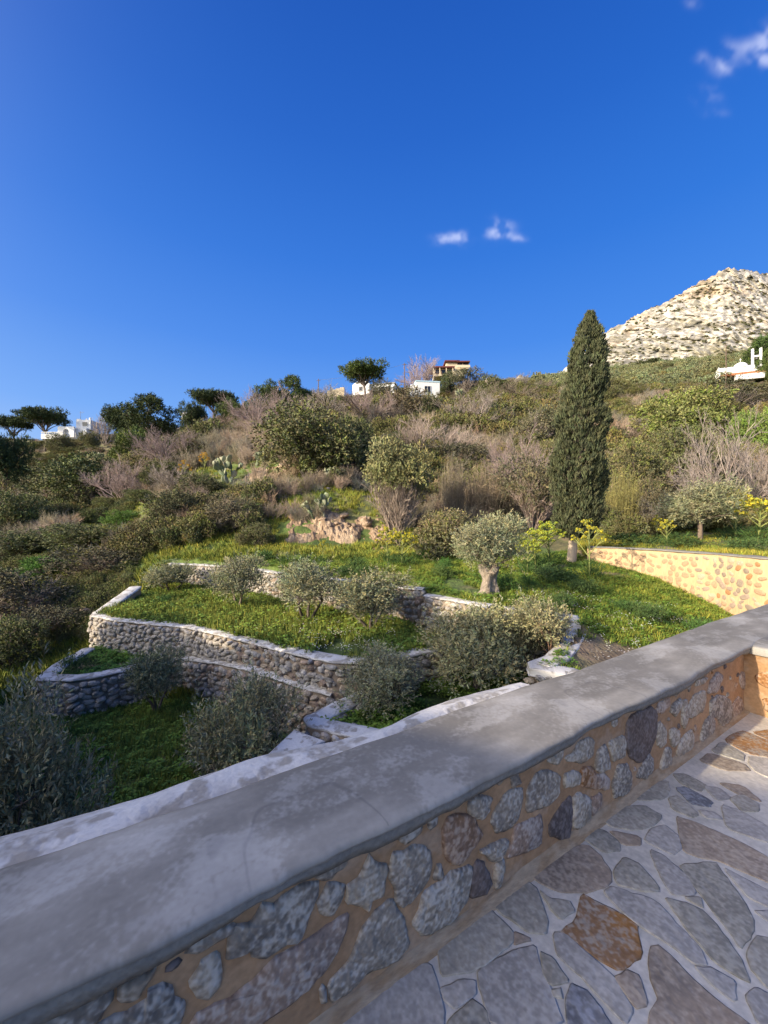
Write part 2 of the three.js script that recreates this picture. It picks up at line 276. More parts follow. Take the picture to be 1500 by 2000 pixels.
function groundColor(x, z, D) {
  const zo = zone(x, z), a = fbm(x * .35 + 9, z * .35 + 9, 1, 4, 81, false), b = fbm(x * 1.3 + 3, z * 1.3, 1, 3, 82, false);
  if (zo === 'lawn' && D < 22) { const pth = Math.exp(-(((x - 5.2) / 1.1) ** 2 + ((D - 8.6) / 1.3) ** 2)); return mix3(mix3(gcol.grass, gcol.soil, .6 * sstep(.5, .7, a)), gcol.path, clamp(1.4 * pth)); }
  if (zo !== 'wild') return mix3(mix3(gcol.grass, gcol.dark, sstep(.35, .6, b)), gcol.soil, .6 * sstep(.5, .7, a));
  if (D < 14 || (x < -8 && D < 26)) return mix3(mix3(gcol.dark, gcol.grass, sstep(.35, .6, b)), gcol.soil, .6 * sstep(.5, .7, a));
  const px = 750 + F * x / D, slope = Math.exp(-(((px - 520) / 240) ** 2)) * sstep(70, 40, D);
  let c = mix3(gcol.scrub, gcol.grass, clamp(sstep(.4, .6, a) * .5 + slope * sstep(.3, .5, a)));
  c = mix3(c, gcol.soil, .8 * sstep(.56, .68, b * .5 + a * .5)); return mix3(c, gcol.dry, .5 * sstep(.5, .7, fbm(x * .12, z * .12, 1, 3, 83, false)));
}
{
  const az = []; for (let a = -180; a < -64; a += 6) az.push(a); for (let a = -64; a < 64; a += .42) az.push(a); for (let a = 64; a <= 180; a += 6) az.push(a); az[az.length - 1] = 180;
  const rad = [1.2]; while (rad[rad.length - 1] < 40) rad.push(rad[rad.length - 1] * 1.0105); while (rad[rad.length - 1] < 2600) rad.push(rad[rad.length - 1] * 1.03);
  const g = grid(rad.length - 1, az.length - 1, (i, j) => {
    const t = az[j] * Math.PI / 180, x = Math.sin(t) * rad[i], z = -Math.cos(t) * rad[i];
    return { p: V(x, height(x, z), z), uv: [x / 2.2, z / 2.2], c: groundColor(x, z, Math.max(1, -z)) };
  });
  tag(part('ground', g, M.ground, scene), 'sloping hillside ground of grass, soil and stones stepped into terraces', 'ground', null, 'structure');
}

// ---------------------------------------------------------------- walls: body, whitewashed cap, single stones
function resample(path, step) {                              // plan polyline with tops -> even points
  const L = [0]; for (let i = 1; i < path.length; i++) L.push(L[i - 1] + Math.hypot(path[i].x - path[i - 1].x, path[i].z - path[i - 1].z));
  const n = Math.max(2, Math.round(L[L.length - 1] / step)), out = [];
  for (let k = 0; k <= n; k++) { const s = L[L.length - 1] * k / n; let i = 0; while (i < path.length - 2 && L[i + 1] < s) i++; out.push(path[i].clone().lerp(path[i + 1], (s - L[i]) / (L[i + 1] - L[i]))); }
  return out;
}
function sideways(pts) { return pts.map((p, i) => { const a = pts[Math.max(0, i - 1)], b = pts[Math.min(pts.length - 1, i + 1)], d = b.clone().sub(a).setY(0).normalize(); return V(-d.z, 0, d.x); }); }   // left-hand side of travel seen from above flips with sign
function ribbon(path, prof, step, wob, s, uvk = 1) {         // sweeps a closed profile [[across, up], ...] along a plan path
  const pts = resample(path, step), nn = sideways(pts), m = prof.length; let len = 0;
  const g = grid(m, pts.length - 1, (i, j) => {
    const [a, h] = prof[i % m]; if (i === 0 && j) len += pts[j].distanceTo(pts[j - 1]);
    const w = wob * (fbm(j * step * 2.2 + 40, i * 1.7 + 20, 1, 3, s, false) - .5) * 2, w2 = wob * (fbm(j * step * 2.2 + 90, i * 1.3 + 60, 1, 3, s + 1, false) - .5) * 2, q = pts[j], nv = nn[j];
    return { p: V(q.x + nv.x * (a + w2), q.y + h + w * .7, q.z + nv.z * (a + w2)), uv: [len * uvk, (i / m) * .9 * uvk] };
  });
  const cap = (j, flip) => { const sh = new G(), q = pts[j], nv = nn[j]; const k = prof.map(([a, h], i) => sh.v(q.x + nv.x * a, q.y + h, q.z + nv.z * a, 0, 1, 0, null, a, h)); for (let i = 1; i < m - 1; i++) flip ? sh.tri(k[0], k[i + 1], k[i]) : sh.tri(k[0], k[i], k[i + 1]); const gg = sh.build(); gg.computeVertexNormals(); return gg; };
  return mergeGeometries([g, cap(0, false), cap(pts.length - 1, true)]);
}
const capProfile = (w, h, off = 0) => [[-w / 2 + off, -h], [-w / 2 + off, -.03], [-w / 2 + .04 + off, -.005], [-w * .2 + off, .012], [w * .2 + off, .012], [w / 2 - .04 + off, -.005], [w / 2 + off, -.03], [w / 2 + off, -h]];
seed(5);
const stoneShapes = [];                                      // rounded field stones of unit size, shared by every wall
for (let k = 0; k < 10; k++) {
  const g = new THREE.IcosahedronGeometry(.5, 1), P = g.attributes.position, s = k * 13;
  for (let i = 0; i < P.count; i++) { const v = V().fromBufferAttribute(P, i), key = (a) => Math.round(a * 40); const q = .76 + .46 * hash(key(v.x) * 91 + key(v.y), key(v.z), s);
    v.multiplyScalar(q); const m = Math.max(Math.abs(v.x), Math.abs(v.y), Math.abs(v.z)); v.multiplyScalar(lerp(1, .43 / m, .6)); P.setXYZ(i, v.x, v.y, v.z); }
  g.computeVertexNormals(); g.deleteAttribute('uv'); const uv = []; for (let i = 0; i < P.count; i++) uv.push(P.getX(i) * .5 + k * .3, P.getY(i) * .5 + P.getZ(i) * .3); g.setAttribute('uv', new THREE.Float32BufferAttribute(uv, 2)); stoneShapes.push(g);
}
// stones on one face of a wall: side +1 / -1 of the path, from the top down to the ground beside it
function stones(parent, path, side, half, depthOf, mats, size, opt = {}) {
  const step = .05, pts = resample(path, step), nn = sideways(pts), list = [];
  for (let row = 0, y = (opt.top ?? .06); y < 4; row++) {
    const hgt = size * rr(.68, 1.05); let any = false; if (row > 60) break;
    for (let s = rr(-.1, .1); s < pts.length * step; ) {
      const w = size * (opt.flat ? rr(.75, 1.7) : rr(.6, 1.95)), j = Math.floor((s + w / 2) / step); s += w * .93; if (j < 0 || j >= pts.length) continue;
      if (y > depthOf(pts[j])) continue; any = true;
      if (opt.flat && rnd() < .16) continue;
      const h = hgt * rr(.75, 1.3) * (opt.flat ? rr(.65, 1) : 1);
      list.push({ q: pts[j], n: nn[j], y: pts[j].y - y - hgt / 2 + rr(-.045, .045), w: w * (opt.flat ? rr(.62, .95) : 1.06), h });
    }
    y += hgt * .88; if (!any) break;
  }
  list.sort((a, b) => Math.hypot(a.q.x, a.q.z) - Math.hypot(b.q.x, b.q.z));
  const rest = mats.map(() => []);
  list.forEach((o, k) => {
    const g = stoneShapes[Math.floor(rnd() * stoneShapes.length)], mi = Math.floor(rnd() * mats.length), th = opt.flat ? rr(.05, .08) : rr(.16, .24);
    const m = new THREE.Mesh(g, mats[mi]), pr = half + (opt.flat ? -th * .18 : rr(-.05, .02));
    m.position.set(o.q.x + o.n.x * side * pr, o.y, o.q.z + o.n.z * side * pr); m.scale.set(o.w, o.h, th); m.rotation.set(0, Math.atan2(o.n.x * side, o.n.z * side), 0); m.rotateZ(opt.flat ? rr(-.9, .9) : rr(-.55, .55)); if (!opt.flat) m.rotateX(rr(-.2, .2));
    if (k < 295) { m.name = 'stone'; m.castShadow = m.receiveShadow = true; parent.add(m); }
    else { m.updateMatrix(); rest[mi].push(g.clone().applyMatrix4(m.matrix)); }
  });
  const left = rest.flat(); if (left.length) tag(part('remaining_stones', mergeGeometries(left), mats[0], parent), null, null, null, 'stuff');
}
function wall(label, path, side, o) {
  const t = thing(o.name ?? 'terrace_wall', label, 'wall');
  const base = o.base, top = o.thick / 2;
  const dep = (p) => p.y - base(p);
  const pts = resample(path, .2), nn = sideways(pts);
  const body = grid(4, pts.length - 1, (i, j) => { const q = pts[j], n = nn[j], a = (i === 1 || i === 2 ? 1 : -1) * top, y = i >= 2 && i < 4 ? q.y - .03 : base(q) - .5; return { p: V(q.x + n.x * a, y, q.z + n.z * a), uv: [j * .2, i * .5] }; });
  const ends = [0, pts.length - 1].map((j) => { const q = pts[j], n = nn[j], h = q.y - .035 - base(q) + .5; const b = new THREE.PlaneGeometry(o.thick * .98, h); b.rotateY(Math.atan2(n.x, n.z) + Math.PI / 2); b.translate(q.x, q.y - .035 - h / 2, q.z); return b; });
  part('core', mergeGeometries([body, ...ends]), o.core ?? M.rubbleCore, t);
  if (o.cap !== false) part('cap', ribbon(path.map((p) => p.clone().setY(p.y + .02)), capProfile(o.capW ?? o.thick + .05, o.capH ?? .065), .09, .03, o.s ?? 1, .7), o.capMat ?? M.white, t, o.capLabel);
  for (const s of [].concat(side)) stones(t, path, s, top, dep, o.mats ?? M.fieldStone, o.size ?? .165, o);
  return t;
}
const near = (p) => Math.hypot(p.x, p.z);
wall('long curved dry stone wall with white cap holding up the middle olive terrace', upperPath, 1, { thick: .42, base: () => -2.65, s: 21 });
wall('low dark dry stone wall with white cap below the long curved wall', benchPath, 1, { thick: .36, base: () => -3.6, s: 22 });
wall('upper dry stone wall with white cap behind the slim olive trees', backPath, 1, { thick: .42, base: () => -1.7, s: 23, size: .175 });
wall('short stepped-down end of the upper dry stone wall beside the old olive trunk', backPath2, 1, { thick: .42, base: () => -2.0, s: 24, size: .175 });
wall('zigzag dry stone wall with white cap in the middle of the lower garden', midPath, [1, -1], { thick: .42, base: () => -3.5, s: 25, capW: .40 });
wall('curved whitewashed wall round the olive tree near the parapet', curvePath, [1, -1], { thick: .40, base: () => -2.45, s: 26, capW: .5, capH: .16 });
wall('ochre mortared stone wall beside the green lawn on the right', rightTop, 1, { name: 'garden_wall', thick: .4, base: (p) => -1.9 + Math.max(0, -p.z - 12) * .28, s: 27, mats: M.ochreStone, core: M.ochreWall, size: .25, flat: true, top: .1, capW: .44, capH: .06, capMat: M.fascia });

// ---------------------------------------------------------------- the terrace: paving, parapet, whitewashed wall top below it
const floorPt = (px, py) => onY(px, py, 0);
function facePt(px, py, p0 = 1.0764) {                       // point of the parapet's inner face -> (t, y)
  const u = (px - 750) / F, D = p0 / (.8457 - .5337 * u), x = u * D; return [x * dW.x - D * dW.z, EYE - (py - HOR) / F * D];
}
function chaikin(P, n = 1, k = .2) { for (; n; n--) { const o = []; P.forEach((a, i) => { const b = P[(i + 1) % P.length]; o.push([lerp(a[0], b[0], k), lerp(a[1], b[1], k)], [lerp(a[0], b[0], 1 - k), lerp(a[1], b[1], 1 - k)]); }); P = o; k = .28; } return P; }
function outline(P, grow, jag) {                             // swell a measured outline a little, round its corners, roughen its edge
  const n = P.length, c = P.reduce((a, b) => [a[0] + b[0] / n, a[1] + b[1] / n], [0, 0]);
  P = chaikin(P.map(([x, y]) => { const l = Math.hypot(x - c[0], y - c[1]) || 1; return [x + (x - c[0]) / l * grow, y + (y - c[1]) / l * grow]; }), 1, .14);
  const o = []; P.forEach((a, i) => { const b = P[(i + 1) % P.length], m = Math.max(1, Math.round(Math.hypot(b[0] - a[0], b[1] - a[1]) / .03)); for (let j = 0; j < m; j++) o.push([lerp(a[0], b[0], j / m) + rr(-jag, jag), lerp(a[1], b[1], j / m) + rr(-jag, jag)]); }); return o;
}
const area = (P) => P.reduce((s, a, i) => { const b = P[(i + 1) % P.length]; return s + a[0] * b[1] - b[0] * a[1]; }, 0) / 2;
function slab(P, map, rise, inset, bump, s) {                // a stone: outline P (2D), chamfered rim, uneven face; map(a, b, h) -> Vector3
  if (area(P) < 0) P = P.slice().reverse();
  const n = P.length, c = P.reduce((a, b) => [a[0] + b[0] / n, a[1] + b[1] / n], [0, 0]), g = new G(), ou = hash(s, 3, 9) * 5, ov = hash(s, 5, 9) * 5;
  const ring = (k, h, jit) => P.map(([x, y], i) => { const dx = c[0] - x, dy = c[1] - y, l = Math.hypot(dx, dy) || 1, m = typeof k === 'number' && k < 0 ? -k : Math.min(k, l * .45) / l; const X = x + dx * m, Y = y + dy * m, q = map(X, Y, h + jit * (hash(i, s, 7) - .5)); return g.v(q.x, q.y, q.z, 0, 1, 0, null, X * .9 + ou, Y * .9 + ov); });
  const r0 = ring(0, -.03, 0), r1 = ring(0, rise * .45, rise * .3), r2 = ring(inset, rise, rise * .35), r3 = ring(-.55, rise + bump, bump * 1.6), q = map(c[0], c[1], rise + bump), ce = g.v(q.x, q.y, q.z, 0, 1, 0, null, c[0] * .9 + ou, c[1] * .9 + ov);
  for (let i = 0; i < n; i++) { const j = (i + 1) % n; for (const [a, b] of [[r0, r1], [r1, r2], [r2, r3]]) { g.tri(a[i], a[j], b[j]); g.tri(a[i], b[j], b[i]); } g.tri(r3[i], r3[j], ce); }
  const geo = g.build(); geo.computeVertexNormals(); return geo;
}
const crop = (ox, oy, s, list) => list.map(([m, ...f]) => { const P = []; for (let i = 0; i < f.length; i += 2) P.push([ox + f[i] / s, oy + f[i + 1] / s]); return { m, P }; });
// paving stones as they lie in the photograph (outlines measured, then laid on the floor); the first number picks the stone
const flagList = crop(750, 1450, 2, [
  [2, 560, 505, 640, 430, 790, 402, 840, 440, 880, 500, 882, 550, 800, 580, 700, 582, 620, 555], [1, 415, 625, 480, 570, 545, 530, 600, 580, 635, 690, 630, 745, 560, 735, 480, 680],
  [1, 612, 580, 650, 610, 720, 620, 742, 655, 690, 685, 650, 640], [1, 215, 790, 300, 720, 400, 640, 440, 680, 500, 740, 495, 790, 400, 860, 330, 890, 225, 915],
  [2, 510, 745, 575, 770, 512, 792], [3, 775, 595, 830, 625, 990, 705, 985, 735, 1005, 830, 915, 885, 850, 850, 740, 765, 690, 740, 755, 700],
  [0, 665, 750, 710, 750, 800, 830, 900, 920, 968, 1040, 935, 1090, 860, 1010, 760, 900, 680, 830], [1, 612, 820, 660, 850, 720, 930, 650, 942, 625, 890],
  [0, 370, 890, 520, 810, 590, 795, 610, 880, 660, 1000, 700, 1100, 420, 1100, 380, 960], [0, 220, 965, 300, 930, 350, 930, 350, 985, 280, 1030, 235, 990],
  [0, 0, 920, 80, 880, 180, 870, 205, 940, 230, 1040, 225, 1140, -200, 1140, -110, 1020], [1, 250, 1100, 340, 1010, 390, 1040, 420, 1140, 240, 1140], [1, 660, 970, 690, 960, 690, 995, 665, 990],
  [4, 715, 1010, 735, 950, 800, 985, 850, 1050, 900, 1120, 725, 1120], [2, 905, 920, 950, 895, 1000, 920, 1025, 1020, 980, 1030], [2, 1040, 810, 1080, 800, 1150, 870, 1260, 980, 1440, 1110, 1035, 1110, 1040, 1050, 1075, 1000, 1045, 920],
  [0, 865, 590, 890, 565, 960, 590, 1060, 620, 1150, 720, 1230, 800, 1255, 860, 1200, 855, 1120, 790, 1010, 720, 930, 660], [1, 900, 500, 940, 450, 1000, 480, 1080, 575, 1010, 578, 910, 550],
  [0, 1040, 420, 1090, 440, 1180, 520, 1220, 590, 1130, 595, 1080, 520], [1, 1105, 610, 1180, 630, 1260, 670, 1330, 760, 1380, 830, 1430, 935, 1330, 880, 1290, 850, 1220, 770, 1150, 680],
  [1, 1175, 605, 1235, 605, 1245, 645], [1, 1155, 480, 1300, 470, 1330, 520, 1400, 620, 1440, 700, 1430, 750, 1390, 800, 1350, 740, 1270, 630, 1210, 560],
  [2, 1145, 290, 1220, 315, 1390, 390, 1480, 440, 1530, 475, 1530, 560, 1420, 510, 1310, 460, 1240, 450, 1180, 430, 1160, 370], [0, 1020, 385, 1045, 340, 1100, 325, 1150, 370, 1155, 415, 1130, 435],
  [2, 880, 343, 1000, 370, 1000, 400, 940, 400], [1, 760, 355, 800, 335, 860, 345, 915, 390, 920, 420, 860, 428, 800, 385], [1, 855, 300, 900, 260, 1010, 245, 1090, 290, 1035, 328, 980, 342, 890, 328],
  [1, 970, 210, 1040, 160, 1110, 150, 1115, 190, 1090, 220, 1000, 225], [1, 1115, 220, 1150, 210, 1230, 280, 1200, 292, 1130, 260], [4, 1140, 180, 1180, 175, 1280, 230, 1270, 250, 1200, 240],
  [1, 1130, 125, 1180, 125, 1265, 170, 1230, 190, 1160, 160], [0, 1320, 245, 1400, 270, 1520, 345, 1520, 392, 1440, 370, 1340, 335], [1, 1355, 220, 1400, 205, 1460, 240, 1465, 265, 1400, 270],
  [0, 1230, 265, 1290, 275, 1320, 300, 1260, 295], [0, 1330, 490, 1400, 530, 1510, 585, 1510, 645, 1420, 600, 1370, 540], [0, 1220, 880, 1290, 890, 1370, 935, 1370, 1010, 1300, 960],
  [1, 1420, 830, 1450, 760, 1520, 770, 1520, 975, 1440, 890], [0, 1420, 1000, 1450, 960, 1520, 995, 1520, 1110, 1460, 1090], [0, 1250, 170, 1310, 180, 1350, 215, 1300, 225], [2, 1310, 158, 1400, 170, 1480, 235, 1380, 200], [0, 1450, 660, 1510, 660, 1510, 700],
]);
seed(31);
{
  const fl = thing('terrace_floor', 'irregular stone paving of grey, blue and rusty slabs in pale joints', null, [0, 0, 0], 0, null, 'structure');
  const floorMap = (a, b, h) => V(a, h, b), taken = [];
  const T1 = 4.12, bed = new THREE.Shape([[-7, 1.075], [T1, 1.075], [T1, -.8], [6.5, -.8], [6.5, -5], [-7, -5]].map(([t, p]) => { const q = onWall(t, 0, p); return new THREE.Vector2(q.x, -q.z); }));
  part('joint_mortar', new THREE.ExtrudeGeometry(bed, { depth: .3, bevelEnabled: false }).rotateX(-Math.PI / 2).translate(0, -.3015, 0), M.groutFloor, fl);
  let k = 0; const flag = (P, m, rise) => { part('flagstone', slab(P, floorMap, rise, .006, .001, ++k), M.flag[m], fl); taken.push(P.map(([a, b]) => V(a, 0, b))); };
  for (const { m, P } of flagList) flag(outline(P.map(([x, y]) => { const q = floorPt(x, y); return [q.x, q.z]; }), .009, .003), m, .001 + .002 * rnd());
  const seeds = []; for (let i = -26; i < 26; i++) for (let j = -26; j < 26; j++) seeds.push([(i + rr(.1, .9)) * .29, (j + rr(.1, .9)) * .25]);
  for (const s of seeds) {
    const t = s[0] * dW.x + s[1] * dW.z, p = s[0] * nW.x + s[1] * nW.z; if (t < -4 || p < -3.5 || p > .98 || t > 6 || (t > T1 - .06 && p > -.85)) continue;
    let P = [[s[0] - 1, s[1] - 1], [s[0] + 1, s[1] - 1], [s[0] + 1, s[1] + 1], [s[0] - 1, s[1] + 1]];
    const clip = (nx, ny, c) => { const o = []; P.forEach((a, i) => { const b = P[(i + 1) % P.length], da = a[0] * nx + a[1] * ny - c, db = b[0] * nx + b[1] * ny - c; if (da <= 0) o.push(a); if ((da < 0) !== (db < 0)) { const q = da / (da - db); o.push([a[0] + (b[0] - a[0]) * q, a[1] + (b[1] - a[1]) * q]); } }); P = o; };
    for (const o of seeds) { const dx = o[0] - s[0], dy = o[1] - s[1], l = Math.hypot(dx, dy); if (l > 0 && l < 1) clip(dx / l, dy / l, (dx * (s[0] + o[0]) + dy * (s[1] + o[1])) / 2 / l - .010); }
    clip(nW.x, nW.z, 1.0); if (p > -.8) clip(dW.x, dW.z, T1 - .05);
    if (P.length < 3 || Math.abs(area(P)) < .008) continue;
    const vs = P.map(([a, b]) => V(a, 0, b)); if (vs.some((v) => taken.some((q) => inPoly(q, v.x, v.z))) || taken.some((q) => q.some((v) => inPoly(vs, v.x, v.z)))) continue;
    P = outline(P, .002, .003); part('flagstone', slab(P, floorMap, .001 + .002 * rnd(), .006, .001, ++k), M.flag[[5, 5, 1, 2, 5, 0, 3][Math.floor(rnd() * 7)]], fl);
  }
}
const faceList = [
  ...crop(400, 1650, 3.75, [[0, 180, 830, 210, 650, 260, 580, 370, 560, 430, 440, 500, 470, 560, 390, 680, 320, 800, 280, 790, 400, 720, 560, 680, 680, 560, 720, 430, 790, 360, 750, 290, 770], [1, 850, 400, 900, 290, 1000, 300, 980, 400, 930, 495, 850, 460],
    [1, 1050, 390, 1060, 290, 1140, 240, 1200, 80, 1240, 150, 1315, 170, 1290, 350, 1210, 390, 1200, 460, 1170, 420, 1060, 410], [2, -200, 1480, -60, 1270, 0, 1200, 200, 1110, 360, 1000, 500, 860, 700, 740, 880, 600, 1040, 500, 1020, 620, 960, 760, 860, 920, 720, 1060, 560, 1190, 400, 1290, 200, 1420],
    [0, 930, 1140, 930, 980, 1040, 870, 1140, 700, 1150, 640, 1230, 520, 1350, 410, 1400, 500, 1440, 560, 1480, 740, 1380, 850, 1200, 900, 1080, 1040], [1, -110, 770, -60, 700, 60, 610, 200, 590, 190, 640, 100, 690, 0, 750], [1, 810, 220, 1000, 110, 1010, 150, 910, 235], [1, 850, 1130, 850, 1050, 880, 1050, 880, 1140]]),
  ...crop(0, 1750, 3.333, [[1, 1250, 550, 1310, 450, 1390, 390, 1425, 400, 1415, 560, 1360, 640, 1290, 600], [0, 600, 930, 660, 820, 750, 770, 860, 750, 940, 700, 960, 640, 1040, 600, 1100, 620, 1110, 670, 1180, 690, 1160, 800, 1120, 880, 900, 980, 700, 1000], [0, 200, 960, 330, 790, 450, 720, 570, 650, 700, 600, 700, 660, 640, 760, 540, 830, 380, 960], [1, 805, 640, 815, 560, 980, 470, 990, 500, 880, 650]]),
  ...crop(700, 1500, 5, [[0, 320, 980, 340, 840, 430, 830, 520, 790, 640, 770, 690, 900, 680, 1050, 580, 1180, 480, 1300, 430, 1310, 370, 1260, 380, 1150, 330, 1080], [3, 830, 640, 870, 490, 960, 455, 1100, 490, 1150, 580, 1190, 640, 1110, 760, 1000, 890, 930, 905, 860, 870],
    [0, 540, 1490, 620, 1350, 640, 1220, 820, 1110, 900, 1030, 1080, 960, 1085, 1100, 1050, 1270, 960, 1400, 860, 1500, 640, 1620], [4, 1095, 1250, 1095, 1050, 1150, 920, 1200, 920, 1260, 1050, 1290, 1130, 1230, 1220], [1, 400, 620, 590, 545, 600, 610, 480, 700, 420, 680], [0, 690, 570, 680, 480, 760, 465, 750, 530],
    [1, 1070, 350, 1150, 280, 1280, 290, 1260, 380, 1200, 490, 1090, 440], [1, 750, 1050, 760, 960, 800, 950, 815, 1040, 780, 1080], [1, 1250, 820, 1270, 750, 1440, 700, 1420, 780, 1380, 880, 1290, 890], [1, 1330, 1080, 1330, 960, 1400, 900, 1410, 980, 1370, 1130, 1330, 1140]]),
  ...crop(950, 1400, 5, [[0, 50, 1010, 110, 870, 230, 720, 330, 710, 335, 820, 290, 1000, 190, 1090, 100, 1120], [1, 390, 900, 410, 700, 470, 590, 540, 540, 700, 560, 690, 770, 610, 840, 420, 910], [2, 210, 1360, 240, 1250, 280, 1070, 400, 1040, 520, 960, 530, 1100, 510, 1250, 400, 1290, 300, 1330],
    [4, 620, 1130, 620, 1030, 680, 960, 750, 850, 810, 790, 830, 900, 820, 1050, 800, 1180, 700, 1170], [1, 840, 800, 900, 750, 1000, 800, 1010, 960, 900, 1080, 840, 1060], [2, 1020, 800, 1110, 750, 1115, 850, 1030, 950], [1, 760, 670, 760, 560, 850, 540, 910, 570, 900, 640, 830, 670], [3, 920, 660, 930, 510, 1010, 500, 1050, 560, 1060, 700], [2, 1080, 690, 1080, 560, 1130, 550, 1190, 600, 1180, 700],
    [0, 1240, 790, 1230, 650, 1280, 480, 1370, 480, 1410, 640, 1380, 730], [0, 1060, 490, 1080, 350, 1160, 280, 1180, 400, 1200, 490, 1110, 530], [1, 1190, 240, 1330, 200, 1350, 270, 1330, 380, 1230, 420], [1, 770, 400, 850, 340, 900, 260, 1000, 200, 1040, 240, 1030, 370, 930, 440, 800, 430], [1, 600, 440, 620, 370, 740, 330, 730, 400, 690, 460], [1, 240, 590, 300, 570, 330, 640, 260, 670], [0, -60, 1300, 20, 1280, 150, 1210, 190, 1230, 150, 1340, 40, 1370]]),
  ...crop(1200, 1230, 5, [[4, 100, 1080, 125, 900, 180, 830, 340, 760, 400, 800, 400, 950, 380, 1080, 320, 1200, 250, 1280, 150, 1240], [1, 410, 1110, 410, 930, 450, 910, 500, 990, 490, 1110, 440, 1130], [1, 445, 1350, 450, 1290, 490, 1180, 540, 1150, 545, 1350, 500, 1390], [1, 550, 1110, 530, 1000, 580, 960, 630, 1000, 620, 1090, 580, 1130], [1, 600, 1220, 640, 1080, 720, 1000, 740, 980, 760, 1050, 750, 1190, 650, 1240],
    [0, 560, 740, 640, 670, 640, 760, 590, 830, 540, 800], [1, 720, 850, 720, 730, 780, 640, 880, 590, 890, 680, 860, 790, 760, 850], [0, 930, 850, 930, 700, 1010, 640, 1120, 680, 1140, 800, 1110, 910, 1050, 960, 1000, 850], [2, 1145, 750, 1200, 660, 1240, 690, 1250, 790, 1200, 850, 1155, 860], [0, 840, 1020, 880, 900, 940, 830, 970, 900, 950, 1000, 880, 1060, 835, 1090], [0, 1370, 500, 1400, 440, 1440, 400, 1450, 480, 1440, 580, 1390, 570],
    [0, 1320, 780, 1320, 680, 1390, 640, 1430, 690, 1425, 780], [0, 210, 1430, 250, 1350, 330, 1220, 370, 1280, 360, 1390, 300, 1440], [0, 0, 1450, 20, 1360, 90, 1310, 150, 1400, 160, 1480, 60, 1500], [1, 0, 1250, 20, 1080, 80, 1040, 95, 1180], [1, 790, 550, 800, 480, 900, 460, 870, 520], [2, 1220, 500, 1230, 420, 1300, 420, 1310, 540, 1250, 580], [2, 900, 620, 940, 500, 1000, 420, 1050, 450, 1000, 600], [2, 400, 800, 430, 710, 520, 660, 540, 720, 470, 810], [1, 650, 900, 660, 700, 700, 690, 710, 860, 680, 950]]),
];
seed(37);
const TC = 4.12, TOP = .552, PF = 1.026, PB = 1.474;
